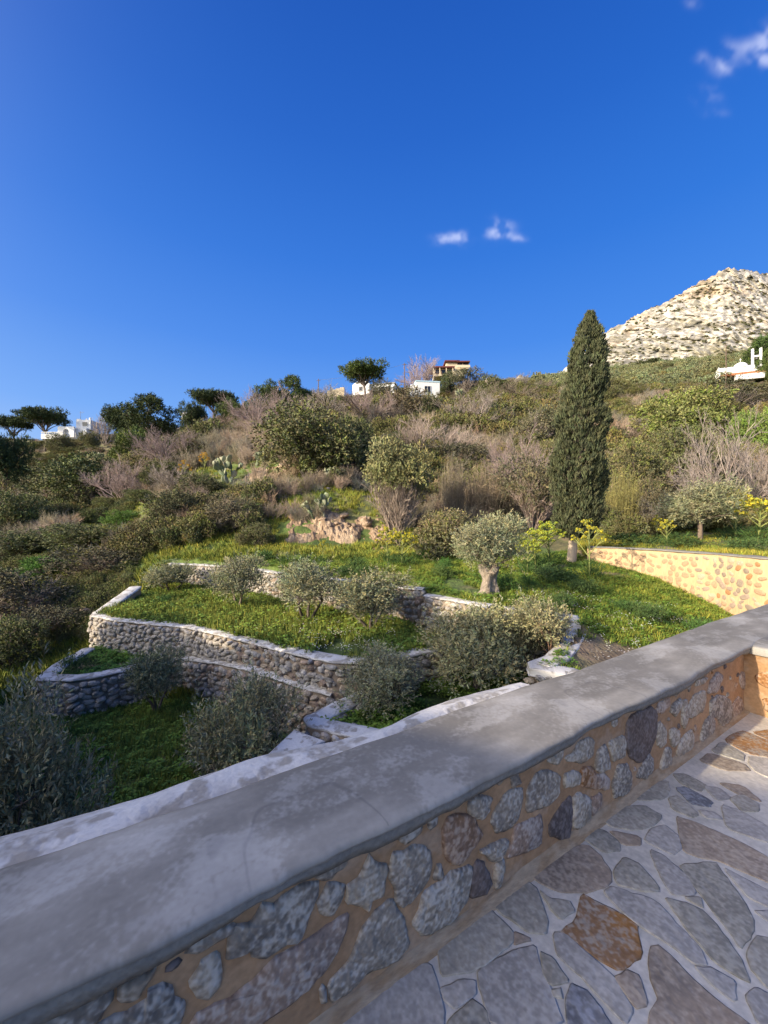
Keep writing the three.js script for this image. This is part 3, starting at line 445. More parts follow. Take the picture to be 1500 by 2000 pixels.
{
  const w = thing('parapet_wall', 'low terrace parapet of stones in orange mortar under a grey cement top', 'wall');
  const q = (t, p) => { const v = onWall(t, 0, p); return new THREE.Vector2(v.x, -v.z); };
  part('mortar', mergeGeometries([
    new THREE.ExtrudeGeometry(new THREE.Shape([q(-5, 1.0764), q(TC, 1.0764), q(TC, PB - .05), q(-5, PB - .05)]), { depth: 4.0, bevelEnabled: false }).rotateX(-Math.PI / 2).translate(0, -3.52, 0),
    new THREE.ExtrudeGeometry(new THREE.Shape([q(TC, PB - .053), q(TC, -.75), q(TC + .42, -.75), q(TC + .42, PB - .053)]), { depth: 4.0, bevelEnabled: false }).rotateX(-Math.PI / 2).translate(0, -3.518, 0)]), M.groutWall, w);
  // cement top, slightly crowned, with an uneven front lip over a rougher upright band
  const wobF = (t) => (fbm(t * 2.1 + 30, 3, 1, 4, 61, false) - .5) * .04 + (fbm(t * 16 + 30, 7, 1, 3, 62, false) - .5) * .012, dipF = (t) => -.022 * Math.exp(-(((t - 2.95) / .35) ** 2));
  const prof = [[.006, -.024], [-.004, -.022], [-.005, -.013], [-.002, -.005], [.007, .001], [.03, .003], [.10, .005], [.20, .006], [.32, .005], [.415, .001], [.44, -.008], [.448, -.03], [.44, -.10]], nt = 260, t0 = -5, t1 = 7;
  part('coping', grid(prof.length - 1, nt, (i, j) => {
    const t = lerp(t0, t1, j / nt), e = prof[i], lip = i < 6 ? 1 : i > 8 ? .6 : .25, wob = i > 8 ? (fbm(t * 2.1 + 80, 3, 1, 4, 61, false) - .5) * .04 : wobF(t) * lip;
    const dip = dipF(t) * (1 - i / 12), h = TOP + e[1] + dip + (fbm(t * 1.5 + 60, i * .8, 1, 3, 63, false) - .5) * .008 + (fbm(t * 20, i * 2.3, 1, 2, 64, false) - .5) * .003;
    const v = onWall(t, h, PF + e[0] + wob); return { p: v, uv: [t / 1.7, e[0] / 1.7 + (i === 0 ? -.03 : 0)] };
  }), M.coping, w);
  part('coping_edge', grid(3, nt, (i, j) => { const t = lerp(t0, TC, j / nt), wob = wobF(t) + (fbm(t * 9 + 11, i * 2, 1, 3, 65, false) - .5) * .012, lo = (fbm(t * 3.2 + 7, 9, 1, 4, 66, false) - .5) * .05; const e = [[.006, -.016], [.005, -.045], [.012, -.066 + lo], [.10, -.070 + lo]][i]; return { p: onWall(t, TOP + e[1] + dipF(t), PF + e[0] + wob * (i === 3 ? 0 : 1)), uv: [t, e[1]] }; }), M.fascia, w);
  part('return_coping', mergeGeometries([grid(5, 40, (i, j) => { const s = lerp(PF + .03, -.78, j / 40), e = [[-.05, -.06], [-.055, -.01], [-.02, .006], [.2, .012], [.45, .004], [.47, -.06]][i]; return { p: onWall(TC + e[0] + (fbm(s * 4 + 9, i, 1, 3, 67, false) - .5) * .02, TOP - .012 + e[1], s), uv: [s / 1.7, e[0] / 1.7] }; })]), M.coping, w);
  let k = 900; const faceMap = (a, b, h) => onWall(a, b, 1.0764 - h);
  for (const { m, P } of faceList) {
    let Q = outline(P.map(([x, y]) => facePt(x, y)), .013, .0045).map(([a, b]) => [a, Math.min(b, TOP - .045)]);
    part('stone', slab(Q, faceMap, .006 + .008 * rnd(), .012, .003, ++k), M.wallStone[m], w);
  }
  part('foot_mortar', grid(3, 160, (i, j) => { const t = lerp(-4, TC, j / 160), e = [[1.03, -.006], [1.046 + .010 * (fbm(t * 3 + 50, 2, 1, 3, 68, false) - .5), .006], [1.064, .014 + .02 * (fbm(t * 4 + 20, 5, 1, 3, 69, false) - .4)], [1.079, .028 + .04 * (fbm(t * 4 + 20, 5, 1, 3, 69, false) - .4)]][i]; return { p: onWall(t, e[1], e[0]), uv: [t, i * .06] }; }), M.footMortar, w);
  const retMap = (a, b, h) => onWall(TC - h, b, a);
  for (let p = .9; p > -.7; p -= .26) for (let y = .1; y < .48; y += .2) { const Q = []; for (let a = 0; a < 8; a++) { const r = rr(.7, 1.1); Q.push([p + rr(-.02, .02) + Math.cos(a * .785) * .10 * r, y + Math.sin(a * .785) * .075 * r]); } part('stone', slab(chaikin(Q), retMap, .01, .014, .004, ++k), M.wallStone[Math.floor(rr(0, 4))], w); }
  for (let t = -2.6; t < -.25; t += .27) for (let y = .1; y < .48; y += .19) { const Q = []; for (let a = 0; a < 8; a++) { const r = rr(.7, 1.15); Q.push([t + rr(-.03, .03) + Math.cos(a * .785) * .10 * r, y + Math.sin(a * .785) * .07 * r]); } part('stone', slab(chaikin(Q), faceMap, .01, .014, .004, ++k), M.wallStone[Math.floor(rr(0, 4))], w); }
  const chips = faceList.map(({ P }) => P.map(([x, y]) => { const q = facePt(x, y); return V(q[0], 0, q[1]); })), done = [];
  for (let i = 0; i < 420; i++) {                            // small chips pressed into the wider joints
    const t = rr(-.2, 4.0), y = rr(.05, .46), r = rr(.012, .032); if (chips.some((c) => c.some((v) => Math.hypot(v.x - t, v.z - y) < r * 1.3 + .02) || inPoly(c, t, y)) || done.some((d) => Math.hypot(d[0] - t, d[1] - y) < r + d[2] + .04)) continue;
    done.push([t, y, r]); const Q = []; for (let a = 0; a < 7; a++) { const q2 = r * rr(.7, 1.2); Q.push([t + Math.cos(a * .9) * q2 * 1.25, y + Math.sin(a * .9) * q2]); } part('stone', slab(Q, faceMap, .006, .006, .003, ++k), M.wallStone[Math.floor(rr(0, 4.99))], w); if (done.length > 60) break;
  }
  // the whitewashed top of the retaining wall just below the parapet
  const path = []; for (let t = -4; t <= 2.75; t += .2) path.push(onWall(t, .225, 2.085 - .06 * clamp(t + .3, 0, 1.5)));
  for (let k2 = 0; k2 < path.length; k2++) path[k2].add(nW.clone().multiplyScalar(.03 * Math.sin(k2 * .9)));
  const r = thing('retaining_wall', 'rounded whitewashed wall top running just below the cement parapet', 'wall');
  part('cap', ribbon(path, [[-.165, -.3], [-.17, -.10], [-.15, -.04], [-.08, -.005], [0, .01], [.08, -.005], [.15, -.035], [.17, -.10], [.165, -.3]], .06, .022, 41, .8), M.white, r);
  part('masonry', new THREE.ExtrudeGeometry(new THREE.Shape([q(-4, 1.43), q(2.72, 1.43), q(2.72, 2.10), q(-4, 2.12)]), { depth: 3.6, bevelEnabled: false }).rotateX(-Math.PI / 2).translate(0, -3.55, 0), M.rubbleCore, r);
  // white slab beside the zigzag wall
  const s = [[575, 1426], [630, 1446], [585, 1466], [535, 1486], [520, 1478]].map(([x, y]) => onY(x, y, -1.95));
  const st = thing('garden_step', 'whitewashed flat step below the corner of the zigzag wall', 'step');
  part('slab', new THREE.ExtrudeGeometry(new THREE.Shape(s.map((v) => new THREE.Vector2(v.x, -v.z))), { depth: .16, bevelEnabled: true, bevelSize: .03, bevelThickness: .03, bevelSegments: 2 }).rotateX(-Math.PI / 2).translate(0, -2.14, 0), M.white, st);
  part('base', new THREE.ExtrudeGeometry(new THREE.Shape(s.map((v) => new THREE.Vector2(v.x, -v.z))), { depth: 1.5, bevelEnabled: false }).rotateX(-Math.PI / 2).translate(0, -3.66, 0), M.rubbleCore, st);
}
// the house behind the terrace (outside the picture); its roofline casts the shade over the paving and the lower garden
{
  const h = thing('white_house', 'white flat roofed house standing behind the terrace', 'house', [-6.4, 0, 2.4], -Math.atan2(.467, .884));
  const L = 15.5;   // local +x runs along the front towards the right, local +z away from the garden
  part('wall', mergeGeometries([box(L + 4, 7.2, 8, -L / 2 + 2, -.2, 4)]), M.house, h);
  part('roof_parapet', mergeGeometries([box(L + 4.1, .12, .3, -L / 2 + 2, 3.43, .15)]), M.white, h);
  part('shade_block', box(3.4, 2.2, 3.2, -8.3, 4.5, 2.0), M.house, h);  // invented block on the unseen roof, added to stretch its shadow over the garden
  for (const x of [-4, -1, 2.4]) part('window', box(1.0, 1.2, .1, x, 1.5, -.03), M.glass, h);
  part('door', box(1.0, 2.1, .1, .8, 1.05, -.03), M.woodPole, h);
}

// ---------------------------------------------------------------- plants: one of each kind, grown here, then set out as copies
const unit = () => { const a = rr(0, 6.2832), y = rr(-1, 1), r = Math.sqrt(1 - y * y); return V(r * Math.cos(a), y, r * Math.sin(a)); };
const perp = (d) => unit().cross(d).normalize();
const vary = (c, k = .3, h = .12) => { const f = 1 + k * (rnd() * 2 - 1); return [c[0] * f * (1 + h * (rnd() * 2 - 1)), c[1] * f, c[2] * f * (1 + h * (rnd() * 2 - 1))]; };
// a shoot: a short curved twig with leaves along it
function shoot(g, o, d, len, n, L, W, c, droop = .1) {
  const p = o.clone(), dir = d.clone();
  for (let k = 0; k < n; k++) {
    p.addScaledVector(dir, len / n); dir.y -= droop / n; dir.normalize();
    const l = perp(dir).multiplyScalar(.75).addScaledVector(dir, .65).normalize(), q = p.clone().addScaledVector(l, L * .5);
    g.leaf(q, l, perp(l), L * rr(.7, 1.2), W, vary(c));
  }
}
function tuftedCrown(g, lobes, o) {                          // lobes: [x, y, z, rx, ry, rz]; shoots start in the outer part of every lobe and point outwards
  const vol = lobes.map((l) => l[3] * l[4] + l[3] * l[5]), sum = vol.reduce((a, b) => a + b);
  lobes.forEach((l, k) => {
    const cnt = Math.round(o.shoots * vol[k] / sum), lc = vary(o.color, .22, .1);
    for (let i = 0; i < cnt; i++) {
      const u = unit(), r = rr(o.inner ?? .55, 1) ** .8, p = V(l[0] + u.x * l[3] * r, l[1] + u.y * l[4] * r, l[2] + u.z * l[5] * r);
      const d = u.clone().multiplyScalar(o.out ?? 1).add(V(0, o.up ?? .5, 0)).addScaledVector(unit(), o.mess ?? .5).normalize();
      shoot(g, p, d, o.len * rr(.6, 1.3), o.n, o.L, o.W, vary(rnd() < (o.mixAmt ?? 0) ? o.mix : lc, .2, .06), o.droop);
    }
  });
}
function branches(g, base, lobes, r, c, k = 5, kink = .12) { // limbs from the foot into every lobe
  for (const l of lobes) {
    const b = V(l[0], l[1] - l[4] * .2, l[2]); let p = base.clone(), q; const n = 4;
    for (let i = 1; i <= n; i++) { const t = i / n; q = base.clone().lerp(b, t).add(V(rr(-1, 1), 0, rr(-1, 1)).multiplyScalar(i < n ? kink * l[3] : 0)); q.y = lerp(base.y, b.y, t ** .85); g.limb(p, q, r * lerp(1, .3, (i - 1) / n), r * lerp(1, .3, t), c, k); p = q; }
    for (let i = 0; i < 5; i++) { const u = unit(); u.y = Math.abs(u.y) * .8; g.limb(p, p.clone().add(V(u.x * l[3] * .8, u.y * l[4] * .8, u.z * l[5] * .8)), r * .26, r * .07, c, 3); }
  }
}
function stemmed(g, lobes, o) {                              // a few stems from the foot, each carrying the lobes nearest to it
  const nodes = []; for (let i = 0; i < o.stems; i++) { const a = i / o.stems * 6.283 + rr(-.5, .5), r = o.stems > 1 ? o.fork : 0; nodes.push(V(Math.cos(a) * r, o.y0 * rr(.5, .68), Math.sin(a) * r)); }
  for (const n of nodes) { const m = n.clone().multiplyScalar(.5).add(V(rr(-.06, .06), rr(0, .1), rr(-.06, .06))), c = o.bark; g.limb(V(n.x * .08, 0, n.z * .08), m, o.r, o.r * .75, c, 7); g.limb(m, n, o.r * .75, o.r * .6, c, 7); }
  for (const l of lobes) { const q = V(l[0], l[1], l[2]), n = nodes.reduce((a, b) => (b.distanceTo(q) < a.distanceTo(q) ? b : a)); branches(g, n, [l], o.r * .42, o.bark, 4, .25); }
}
function bareShrub(g, o) {                                   // many thin stems that fork upwards
  const grow = (p, d, len, r, lev) => {
    let q = p; const n = lev ? 2 : 3;
    for (let i = 0; i < n; i++) { const e = q.clone().addScaledVector(d, len / n); g.limb(q, e, r * (1 - .25 * i / n), r * (1 - .25 * (i + 1) / n), vary(o.color, .25, .06), 3); q = e; d = d.clone().addScaledVector(unit(), .16).normalize();
      if (lev < o.levels) { const m = lev === o.levels - 1 ? o.fork + 1 : o.fork; for (let j = 0; j < m; j++) { const s = d.clone().addScaledVector(perp(d), rr(.35, .8)).add(V(0, o.up, 0)).normalize(); grow(q, s, len * rr(.5, .72), r * .58, lev + 1); } } }
  };
  for (let i = 0; i < o.stems; i++) { const a = i / o.stems * 6.283 + rr(-.4, .4), s = rr(.1, 1) * o.spread; grow(V(Math.cos(a) * .04, 0, Math.sin(a) * .04), V(Math.cos(a) * s, 1, Math.sin(a) * s).normalize(), o.len * rr(.8, 1.15), o.r, 0); }
}
function norm(...gs) {                                       // scale several geometries together to height 1 and width 1, foot at the origin
  const bb = new THREE.Box3(); for (const g of gs) { g.computeBoundingBox(); bb.union(g.boundingBox); }
  const w = Math.max(bb.max.x - bb.min.x, bb.max.z - bb.min.z), h = bb.max.y; for (const g of gs) g.scale(1 / w, 1 / h, 1 / w); return gs;
}
const C = { olive: [.235, .245, .135], oliveWarm: [.33, .305, .16], shrub: [.062, .074, .034], greenOlive: [.155, .17, .045], maquis: [.165, .152, .072], twig: [.31, .255, .22], twigPink: [.33, .25, .225], pine: [.050, .070, .022], brightPine: [.085, .105, .022], cypress: [.070, .078, .034], bark: [.13, .10, .08], yellow: [.62, .46, .02], fresh: [.10, .19, .03] };
const lobesIn = (n, rx, ry, y0, s, flatTop) => { const out = []; for (let i = 0; i < n; i++) { const a = i / n * 6.283 + rr(-.5, .5), k = Math.sqrt((i + .5) / n); out.push([Math.cos(a * 2.4) * rx * k * .7, y0 + rr(-1, 1) * ry * .5 + (flatTop ? 0 : (1 - k) * ry * .35), Math.sin(a * 2.4) * rx * k * .7, rx * s * rr(.8, 1.15), ry * s * rr(.8, 1.15), rx * s * rr(.8, 1.15)]); } return out; };
const kinds = {};                                            // name of kind -> list of [{part name, geometry, material key}]
function kind(name, n, make) { kinds[name] = []; for (let k = 0; k < n; k++) { seed(name.length * 131 + k * 977 + name.charCodeAt(2)); kinds[name].push(make(k)); } }
const crownMat = 'crown', woodMat = 'wood';
function leafy(o) { return (k) => { const c = new G(), w = new G(), L = lobesIn(o.lobes, o.rx, o.ry, o.y0, o.s, o.flat); tuftedCrown(c, L, o); for (let i = 0; i < (o.spray ?? 0); i++) { const l = L[Math.floor(rnd() * L.length)], u = unit(); u.y = Math.abs(u.y); shoot(c, V(l[0] + u.x * l[3] * .7, l[1] + u.y * l[4] * .7, l[2] + u.z * l[5] * .7), u.clone().multiplyScalar(.6).add(V(0, 1, 0)).normalize(), rr(.35, .7), 20, o.L, o.W, vary(o.color, .2), .05); } if (o.bole) { w.limb(V(0, 0, 0), V(.03, o.bole * .5, .02), o.r, o.r * .85, o.bark ?? C.bark, 7); w.limb(V(.03, o.bole * .5, .02), V(0, o.bole, 0), o.r * .85, o.r * .7, o.bark ?? C.bark, 7); } if (o.stems) stemmed(w, L, { bark: C.bark, fork: .42, ...o, stems: o.stems[k % o.stems.length] }); else branches(w, V(0, o.bole ?? 0, 0), L, o.r * (o.bole ? .42 : 1), o.bark ?? C.bark, 5, o.kink); const [a, b] = norm(c.build(), w.build()); return [['crown', a], ['trunk', b]]; }; }
kind('olive', 3, leafy({ stems: [3, 2, 3], lobes: 16, rx: 1, ry: .8, y0: 1.3, s: .32, shoots: 1050, spray: 45, n: 11, len: .30, L: .095, W: .025, color: C.olive, mix: C.oliveWarm, mixAmt: .3, up: .6, mess: .45, r: .055, inner: .25, kink: .25 }));
kind('big_olive', 3, leafy({ stems: [3, 4, 3], lobes: 22, rx: 1.15, ry: 1.0, y0: 1.0, s: .30, shoots: 1350, spray: 80, n: 12, len: .30, L: .085, W: .023, color: C.olive, mix: C.oliveWarm, mixAmt: .35, up: .85, mess: .4, r: .065, inner: .25, kink: .25 }));
kind('evergreen', 4, leafy({ lobes: 18, rx: 1, ry: .9, y0: .64, s: .35, shoots: 2500, n: 8, len: .13, L: .052, W: .030, color: C.maquis, mix: C.greenOlive, mixAmt: .25, up: .3, mess: .7, r: .03, inner: .5 }));
kind('pine', 3, leafy({ bole: .5, lobes: 16, rx: 1, ry: .95, y0: .85, s: .28, shoots: 2400, n: 8, len: .12, L: .07, W: .024, color: C.pine, mix: C.brightPine, mixAmt: .12, up: .7, mess: .5, r: .06, inner: .45 }));
kind('umbrella', 2, leafy({ bole: .7, lobes: 18, rx: 1, ry: .26, y0: 1.25, s: .40, flat: true, shoots: 2200, n: 8, len: .11, L: .065, W: .024, color: C.pine, mix: C.brightPine, mixAmt: .1, up: .8, mess: .5, r: .05, inner: .4 }));
kind('bare', 4, (k) => { const g = new G(); bareShrub(g, { stems: 8, spread: 1.25, len: .48, r: .014, levels: 4, fork: 2, up: .2, color: k % 2 ? C.twig : C.twigPink }); return [['twigs', norm(g.build())[0]]]; });
kind('vase', 1, () => { const g = new G(), c = new G(); bareShrub(g, { stems: 13, spread: .75, len: .60, r: .020, levels: 3, fork: 2, up: .3, color: [.30, .235, .19] }); const L = lobesIn(16, .92, .5, 1.2, .36); tuftedCrown(c, L, { shoots: 1800, n: 8, len: .15, L: .055, W: .026, color: [.21, .20, .085], up: .7, mess: .5, inner: .3 }); const [a, b] = norm(c.build(), g.build()); return [['crown', a], ['stems', b]]; });
kind('mixed', 3, (k) => { const g = new G(), c = new G(); bareShrub(g, { stems: 12, spread: 1.1, len: .46, r: .014, levels: 3, fork: 2, up: .3, color: C.twig }); const L = lobesIn(9, .8, .6, .7, .42); tuftedCrown(c, L, { shoots: 1100, n: 7, len: .14, L: .05, W: .026, color: k ? [.115, .11, .06] : [.13, .105, .06], up: .4, mess: .7, inner: .4 }); const [a, b] = norm(c.build(), g.build()); return [['foliage', a], ['twigs', b]]; });
const cyProf = (y) => { const k = [[0, .3], [.09, .52], [.175, .78], [.28, .93], [.38, 1], [.5, 1], [.6, .93], [.69, .85], [.79, .72], [.9, .48], [1, .04]]; let i = 0; while (i < 9 && k[i + 1][0] < y) i++; return lerp(k[i][1], k[i + 1][1], (y - k[i][0]) / (k[i + 1][0] - k[i][0])); };
kind('cypress', 1, () => {
  const c = new G(), w = new G();
  for (let i = 0; i < 4600; i++) {
    const y = .105 + .895 * rnd() ** 1.1, prof = .5 * cyProf(y) * (.86 + .22 * vn(y * 9, 3, 0, 8)), a = rr(0, 6.283), rad = Math.max(.012, prof * (.60 + .48 * vn(a * 2.2 + 4, y * 14, 0, 9)) * rr(.72, 1.05));
    const o = V(Math.cos(a) * rad, y * 4.35, Math.sin(a) * rad), out = V(Math.cos(a), 0, Math.sin(a)), lc = vary(C.cypress, .35, .12), sz = rr(.7, 1.2);
    for (let k = 0; k < 13; k++) { const d = out.clone().multiplyScalar(rr(-.1, .75)).add(V(0, 1, 0)).addScaledVector(unit(), .5).normalize(); c.leaf(o.clone().addScaledVector(unit(), .030 * sz).addScaledVector(d, .02), d, perp(d), rr(.045, .10) * sz, .020 * sz, vary(lc, .2, .05)); }
  }
  w.limb(V(0, 0, 0), V(0, .38, 0), .085, .075, [.34, .27, .20], 10); w.limb(V(0, .38, 0), V(0, 3.4, 0), .075, .02, [.20, .16, .12], 8);
  for (let i = 0; i < 160; i++) { const y = rr(.4, 4), a = rr(0, 6.283), r = .4 * (1 - y / 4.6); w.limb(V(0, y, 0), V(Math.cos(a) * r, y + r * 1.6, Math.sin(a) * r), .014, .004, [.12, .10, .07], 3); }
  const [a, b] = norm(c.build(), w.build()); return [['crown', a], ['trunk', b]];
});
kind('fennel', 3, (k) => {
  const leaf = new G(), stem = new G(), fl = new G();
  for (let i = 0; i < 420; i++) { const a = rr(0, 6.283), r = rr(0, .34), d = V(Math.cos(a), rr(.3, 1.4), Math.sin(a)).normalize(); leaf.leaf(V(Math.cos(a) * r, rr(.02, .24) * (1.3 - r), Math.sin(a) * r), d, perp(d), rr(.08, .17), .012, vary([.05, .10, .02])); }
  const top = 1 - .1 * k; stem.limb(V(0, 0, 0), V(.02, top * .8, 0), .022, .014, [.22, .24, .07], 5);
  const umbel = (p, r) => { for (let i = 0; i < 46; i++) { const u = unit(); u.y = Math.abs(u.y) * .7; const q = p.clone().addScaledVector(u, r * rr(.75, 1)); fl.leaf(q, unit(), perp(u), .028, .026, vary(rnd() < .4 ? [.36, .38, .05] : C.yellow, .25, .08)); } };
  const n = 9 + k * 3; for (let i = 0; i < n; i++) { const t = .42 + .58 * i / n, a = i * 2.4, l = (1.15 - t) * rr(.36, .5), p = V(.02 * t, top * .8 * t, 0), q = p.clone().add(V(Math.cos(a) * l, l * .75, Math.sin(a) * l)); stem.limb(p, q, .010, .006, [.26, .28, .08], 4); umbel(q, rr(.055, .085)); for (let m = 0; m < 2; m++) { const b = a + rr(-1, 1), q2 = q.clone().add(V(Math.cos(b) * .09, rr(-.02, .07), Math.sin(b) * .09)); stem.limb(q.clone().lerp(p, .3), q2, .006, .004, [.26, .28, .08], 3); umbel(q2, .045); } }
  umbel(V(.02, top * .86, 0), .10); return [['flowers', fl.build()], ['stem', stem.build()], ['leaves', leaf.build()]];
});
kind('reeds', 2, () => { const g = new G(); for (let i = 0; i < 420; i++) { const a = rr(0, 6.283), r = Math.sqrt(rnd()) * .45, p = V(Math.cos(a) * r, 0, Math.sin(a) * r), h = rr(.45, 1) * (1 - 1.6 * r * r), q = p.clone().add(V(p.x * .5 + rr(-.16, .16), h, p.z * .5 + rr(-.16, .16))); g.limb(p, q, .006, .003, vary([.25, .19, .125], .3, .08), 3); for (let k = 0; k < 4; k++) { const d = V(rr(-1, 1), rr(-.5, .7), rr(-1, 1)).normalize(); g.leaf(p.clone().lerp(q, rr(.35, 1)), d, perp(d), rr(.08, .18), .010, vary([.27, .21, .13], .3, .08)); } } return [['stalks', norm(g.build())[0]]]; });
kind('herb', 3, (k) => { const g = new G(), L = lobesIn(6, 1, .5, .45, .5); tuftedCrown(g, L, { shoots: 330, n: 7, len: .24, L: .13, W: .032, color: k === 1 ? [.06, .075, .05] : [.07, .12, .028], up: .9, mess: .6, inner: .1 }); return [['foliage', norm(g.build())[0]]]; });
function plant(k, v, box4, D, label, category, o = {}) {     // box4: [centre x, top y, width, (base y)] in photograph pixels at distance D
  const [px, top, wpx] = box4, x = (px - 750) / F * D, z = -D, y = height(x, z), h = Math.max(.25, EYE + (HOR - top) / F * D - y), w = wpx / F * D;
  const grow = /olive|evergreen|pine|umbrella|mixed|bare/.test(k) ? (k === 'bare' || k === 'mixed' ? 1.45 : /ever/.test(k) ? 1.3 : 1.2) : 1;
  const t = thing(o.name ?? 'shrub', label, category, [x, y - .03, z], o.turn ?? (px * 1.7 + top) % 6.28, o.group);
  const tint = o.tint ?? [1, 1, 1];
  for (const [n, g] of kinds[k][v % kinds[k].length]) { const wood = n === 'trunk' || n === 'stems', m = part(n, g, wood ? tinted(o.wood ?? [1, 1, 1]) : tinted(tint), t); m.scale.set(w * grow, h * (k === 'bare' ? 1.2 : grow > 1 ? 1.06 : 1), w * grow); }
  return t;
}
const OL = { name: 'olive_tree' };
// the olive trees of the terraces
plant('big_olive', 0, [40, 1296, 300], 4.7, 'dark olive tree filling the lower left corner beside the white wall top', 'olive tree', { ...OL, tint: [1, 1, 1] });
plant('big_olive', 1, [468, 1290, 225], 6.6, 'bushy olive tree with bright tips in front of the zigzag wall corner', 'olive tree', { ...OL, turn: 2, tint: [1.1, 1.06, 1.0] });
plant('olive', 0, [306, 1252, 110], 10.2, 'small dark olive tree in the shade before the low wall', 'olive tree', { ...OL, tint: [.95, .97, 1] });
plant('olive', 1, [464, 1072, 122], 14.2, 'slim olive tree with pale forked trunk, left on the middle terrace', 'olive tree', { ...OL, wood: [2.2, 2.2, 2.2], group: undefined });
plant('olive', 2, [603, 1082, 142], 12.5, 'olive tree with three bare stems in the centre of the middle terrace', 'olive tree', { ...OL, turn: 4 });
plant('olive', 0, [725, 1104, 165], 11.2, 'low spreading olive tree leaning over the upper dry stone wall', 'olive tree', { ...OL, turn: 1, tint: [1.05, 1.0, .95] });
plant('olive', 2, [333, 1094, 96], 17.6, 'small round olive tree at the far left end of the middle terrace', 'olive tree', { ...OL, turn: 3 });
plant('big_olive', 2, [925, 1168, 215], 8.9, 'largest bushy olive tree right behind the white wall top', 'olive tree', { ...OL, turn: 1.2, tint: [1.08, 1.04, .95] });
plant('big_olive', 0, [745, 1248, 190], 8.2, 'low loose olive bush between the zigzag wall and the largest olive', 'olive tree', { ...OL, turn: 3.3 });
plant('olive', 1, [1048, 1145, 138], 9.4, 'olive tree with twisted brown trunk inside the curved white wall', 'olive tree', { ...OL, turn: 5, tint: [1.05, 1.0, .95], wood: [1.9, 1.5, 1.2] });
{ // old olive with a gnarled stump
  const D = 11.4, x = (953 - 750) / F * D, z = -D, y = height(x, z), t = thing('olive_tree', 'old olive tree with thick gnarled pale trunk and round crown', 'olive tree', [x, y - .05, z]);
  seed(77); const c = new G(), L = lobesIn(20, 1.05, .78, 1.62, .33); tuftedCrown(c, L, { shoots: 1700, n: 12, len: .3, L: .085, W: .023, color: C.olive, mix: C.oliveWarm, mixAmt: .25, up: .6, mess: .45, inner: .35 });
  part('crown', c.build(), tinted([1, 1, 1]), t);
  const tr = grid(26, 22, (i, j) => { const a = i / 26 * 6.2832, v = j / 22, h = v * .9, f = .205 + .15 * Math.exp(-v * 6) - .03 * v + .07 * sstep(.6, 1, v), lump = .16 * Math.sin(a * 3 + v * 4) + .11 * Math.sin(a * 5 - v * 5 + 1) + .07 * Math.sin(a * 11 + v * 9) + .25 * (vn(Math.cos(a) * 2 + 5, Math.sin(a) * 2 + v * 5, 0, 6) - .5), r = f * (1 + lump * 1.6) * (j === 22 ? .4 : 1); return { p: V(Math.cos(a) * r + .06 * v, h + (j === 22 ? .03 : 0) + (j > 18 ? .10 * Math.sin(a * 2 + 1) : 0), Math.sin(a) * r * .85), uv: [i / 26 * 2, v] }; });
  part('trunk', tr, M.paleBark, t); const b = new G(); branches(b, V(.05, .85, 0), L, .05, [.24, .19, .15]); part('branches', b.build(), tinted([1, 1, 1]), t);
}
// the cypress
plant('cypress', 0, [1116, 600, 116], 17, 'tall narrow dark cypress with bare trunk foot, higher than everything around', 'cypress', { name: 'cypress_tree', wood: [1.2, 1.2, 1.2], turn: 0 }).rotation.z = -.075;
